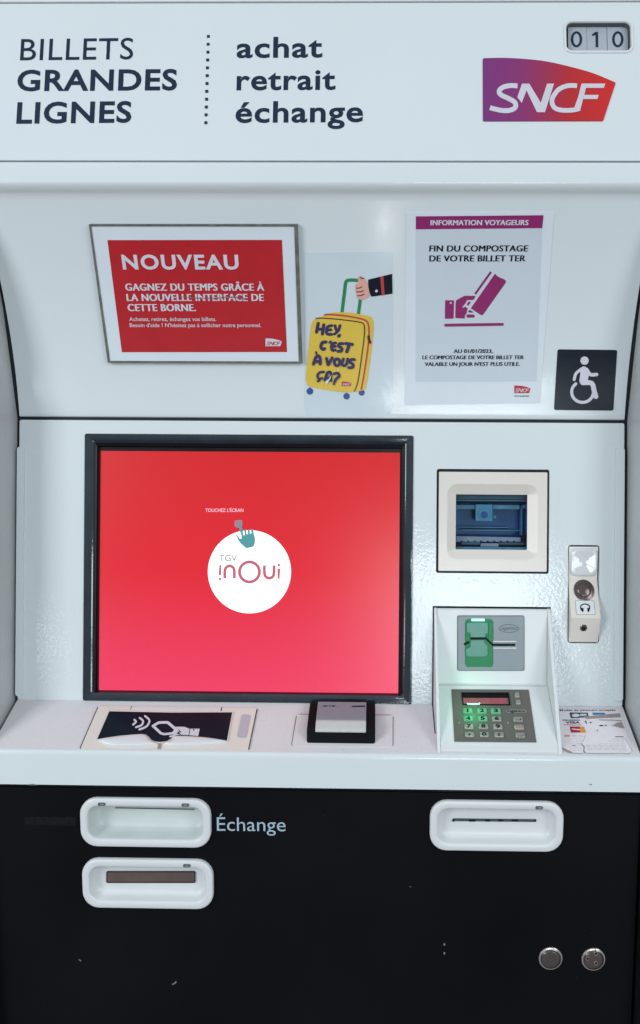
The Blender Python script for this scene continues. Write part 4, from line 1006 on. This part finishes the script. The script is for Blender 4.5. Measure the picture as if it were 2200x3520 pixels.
# payment sticker, torn and faded, on the shelf
kp = 300 / 1512; P_ = lambda pts: [(1900 + x * kp, 2420 + y * kp) for x, y in pts]
T5 = thing('payment_sticker', 'torn faded sticker of accepted payment cards on the shelf beside the keypad', 'sticker', SHELF.P(2040, 2590))
SP('sticker_sheet', [P_([(122, 90), (1150, 95), (1185, 160), (1250, 430), (1375, 800), (1370, 842), (1330, 862), (566, 858), (545, 830), (552, 740), (500, 690), (492, 700), (534, 758), (526, 858), (345, 856), (305, 815), (165, 770), (135, 560)])], SHELF, mat('worn_paper', srgb(216, 210, 216), 0.5, 0.3, var=0.03, vscale=120), 0.0003, 0.0003, T5)
TORN = [P_(stroke(p, w_, 'butt', 1)) for p, w_ in (([(165, 772), (220, 785), (300, 825), (350, 856)], 11), ([(350, 856), (524, 860)], 5), ([(490, 688), (515, 715), (545, 742), (540, 820), (565, 856)], 11), ([(565, 856), (800, 862), (1200, 858), (1260, 866), (1330, 864)], 5),
      ([(1255, 600), (1310, 690), (1378, 820), (1330, 864)], 3), ([(800, 280), (1050, 284), (1200, 296)], 9), ([(500, 665), (540, 620), (568, 540)], 4))]
for piece in TORN: SP('torn_edge', [piece], SHELF, GREYD, 0.0005, 0.0002, T5)
SP('curled_corner', [P_([(165, 772), (230, 788), (310, 830), (350, 858), (270, 850), (200, 815)])], SHELF, TANP, 0.0006, 0.0002, T5)
for piece in [P_([(480, 235), (560, 238), (620, 215), (1165, 162), (1182, 232), (600, 264)]), P_([(1000, 378), (1045, 376), (1110, 330), (1195, 315), (1235, 405), (1245, 428), (1180, 420), (1060, 388)])]: SP('glue_patch', [piece], SHELF, TANP, 0.0005, 0.0002, T5)
text('sticker_lettering', [('Modes de paiement acceptés', 1925, 2116, 2445, 2444.5, 6)], SHELF, NAVYS, T5, off=0.002, lift=0.0005)
SP('blue_card_logo', [[P_([(290, 152), (605, 155), (622, 215), (480, 240), (440, 250), (312, 248)]), P_(circle(398, 202, 68, 20, 32))]], SHELF, DKBLUE, 0.0005, 0.0001, T5)
SP('card_logo_letter', [P_([(470, 178), (575, 176), (590, 192), (590, 206), (520, 214), (472, 216)])], SHELF, PRINTW, 0.0007, 0.0001, T5)
SP('blue_card_logo', [P_([(682, 154), (895, 156), (910, 184), (700, 196)])], SHELF, TEALP, 0.0005, 0.0001, T5)
SP('blue_bar', [P_([(165, 276), (470, 278), (474, 290), (168, 290)]), P_([(1082, 566), (1225, 568), (1226, 576), (1086, 576)])], SHELF, NAVYS, 0.0005, 0.0001, T5)
text('sticker_lettering', [('VISA', 1947, 1992.5, 2488, 2488, 7.5)], SHELF, NAVYS, T5, off=0.03, shear=0.25, lift=0.0005)
SP('red_bar', [P_(stroke([(190, 352), (240, 366), (500, 370)], 9, 'butt', 3))], SHELF, PINKR, 0.0005, 0.0001, T5)
SP('print_fragment', [P_([(545, 298), (585, 300), (580, 318), (595, 345), (575, 345), (565, 318)]), P_([(640, 312), (655, 318), (680, 326), (660, 336), (640, 336)]), P_([(796, 378), (840, 366), (880, 378), (860, 390), (815, 386)]), P_([(888, 380), (918, 370), (946, 380), (900, 386)]), P_([(764, 455), (778, 450), (776, 476), (766, 480)])], SHELF, NAVYS, 0.0005, 0.0001, T5)
SP('red_card_logo', [P_([(290, 396), (470, 396), (478, 500), (318, 500), (310, 470)])], SHELF, REDPR, 0.0005, 0.0001, T5)
SP('orange_card_logo', [P_([(470, 396), (540, 398), (572, 480), (565, 504), (478, 502)])], SHELF, ORANGEP, 0.0005, 0.0001, T5)
SP('card_logo_letter', [P_(stroke([(330, 440), (400, 448), (480, 452)], 20, 'butt', 1))], SHELF, PRINTW, 0.0007, 0.0001, T5)
SP('small_gold_logo', [P_([(202, 542), (296, 544), (298, 570), (198, 570)])], SHELF, ORANGEP, 0.0005, 0.0001, T5)
fl = []
for (a, b, y, n_) in ((335, 560, 546, 2), (340, 545, 566, 2), (280, 520, 600, 3), (280, 500, 630, 2), (270, 480, 660, 3), (260, 500, 690, 2), (260, 510, 720, 3), (260, 500, 750, 2), (280, 510, 780, 3), (330, 510, 805, 2),
                      (1050, 1240, 600, 3), (1010, 1245, 625, 3), (960, 1255, 650, 4), (800, 1270, 695, 5), (570, 1280, 720, 7), (570, 1290, 745, 6), (600, 1295, 770, 7), (600, 1290, 792, 5), (1130, 1300, 818, 2)):
    x = a
    for i in range(n_):
        wv = (b - a) / n_ * random.uniform(0.7, 0.92)
        fl.append(P_([(x, y - 3), (x + wv, y - 2.5), (x + wv, y + 2.5), (x, y + 3)])); x += (b - a) / n_
SP('faded_lettering', fl, SHELF, GREYT, 0.0005, 0.0001, T5, step=0.0)
text('sticker_lettering', [('VT', 1967, 1979, 2566, 2566, 4)], SHELF, NAVYS, T5, off=0.012, lift=0.0006)
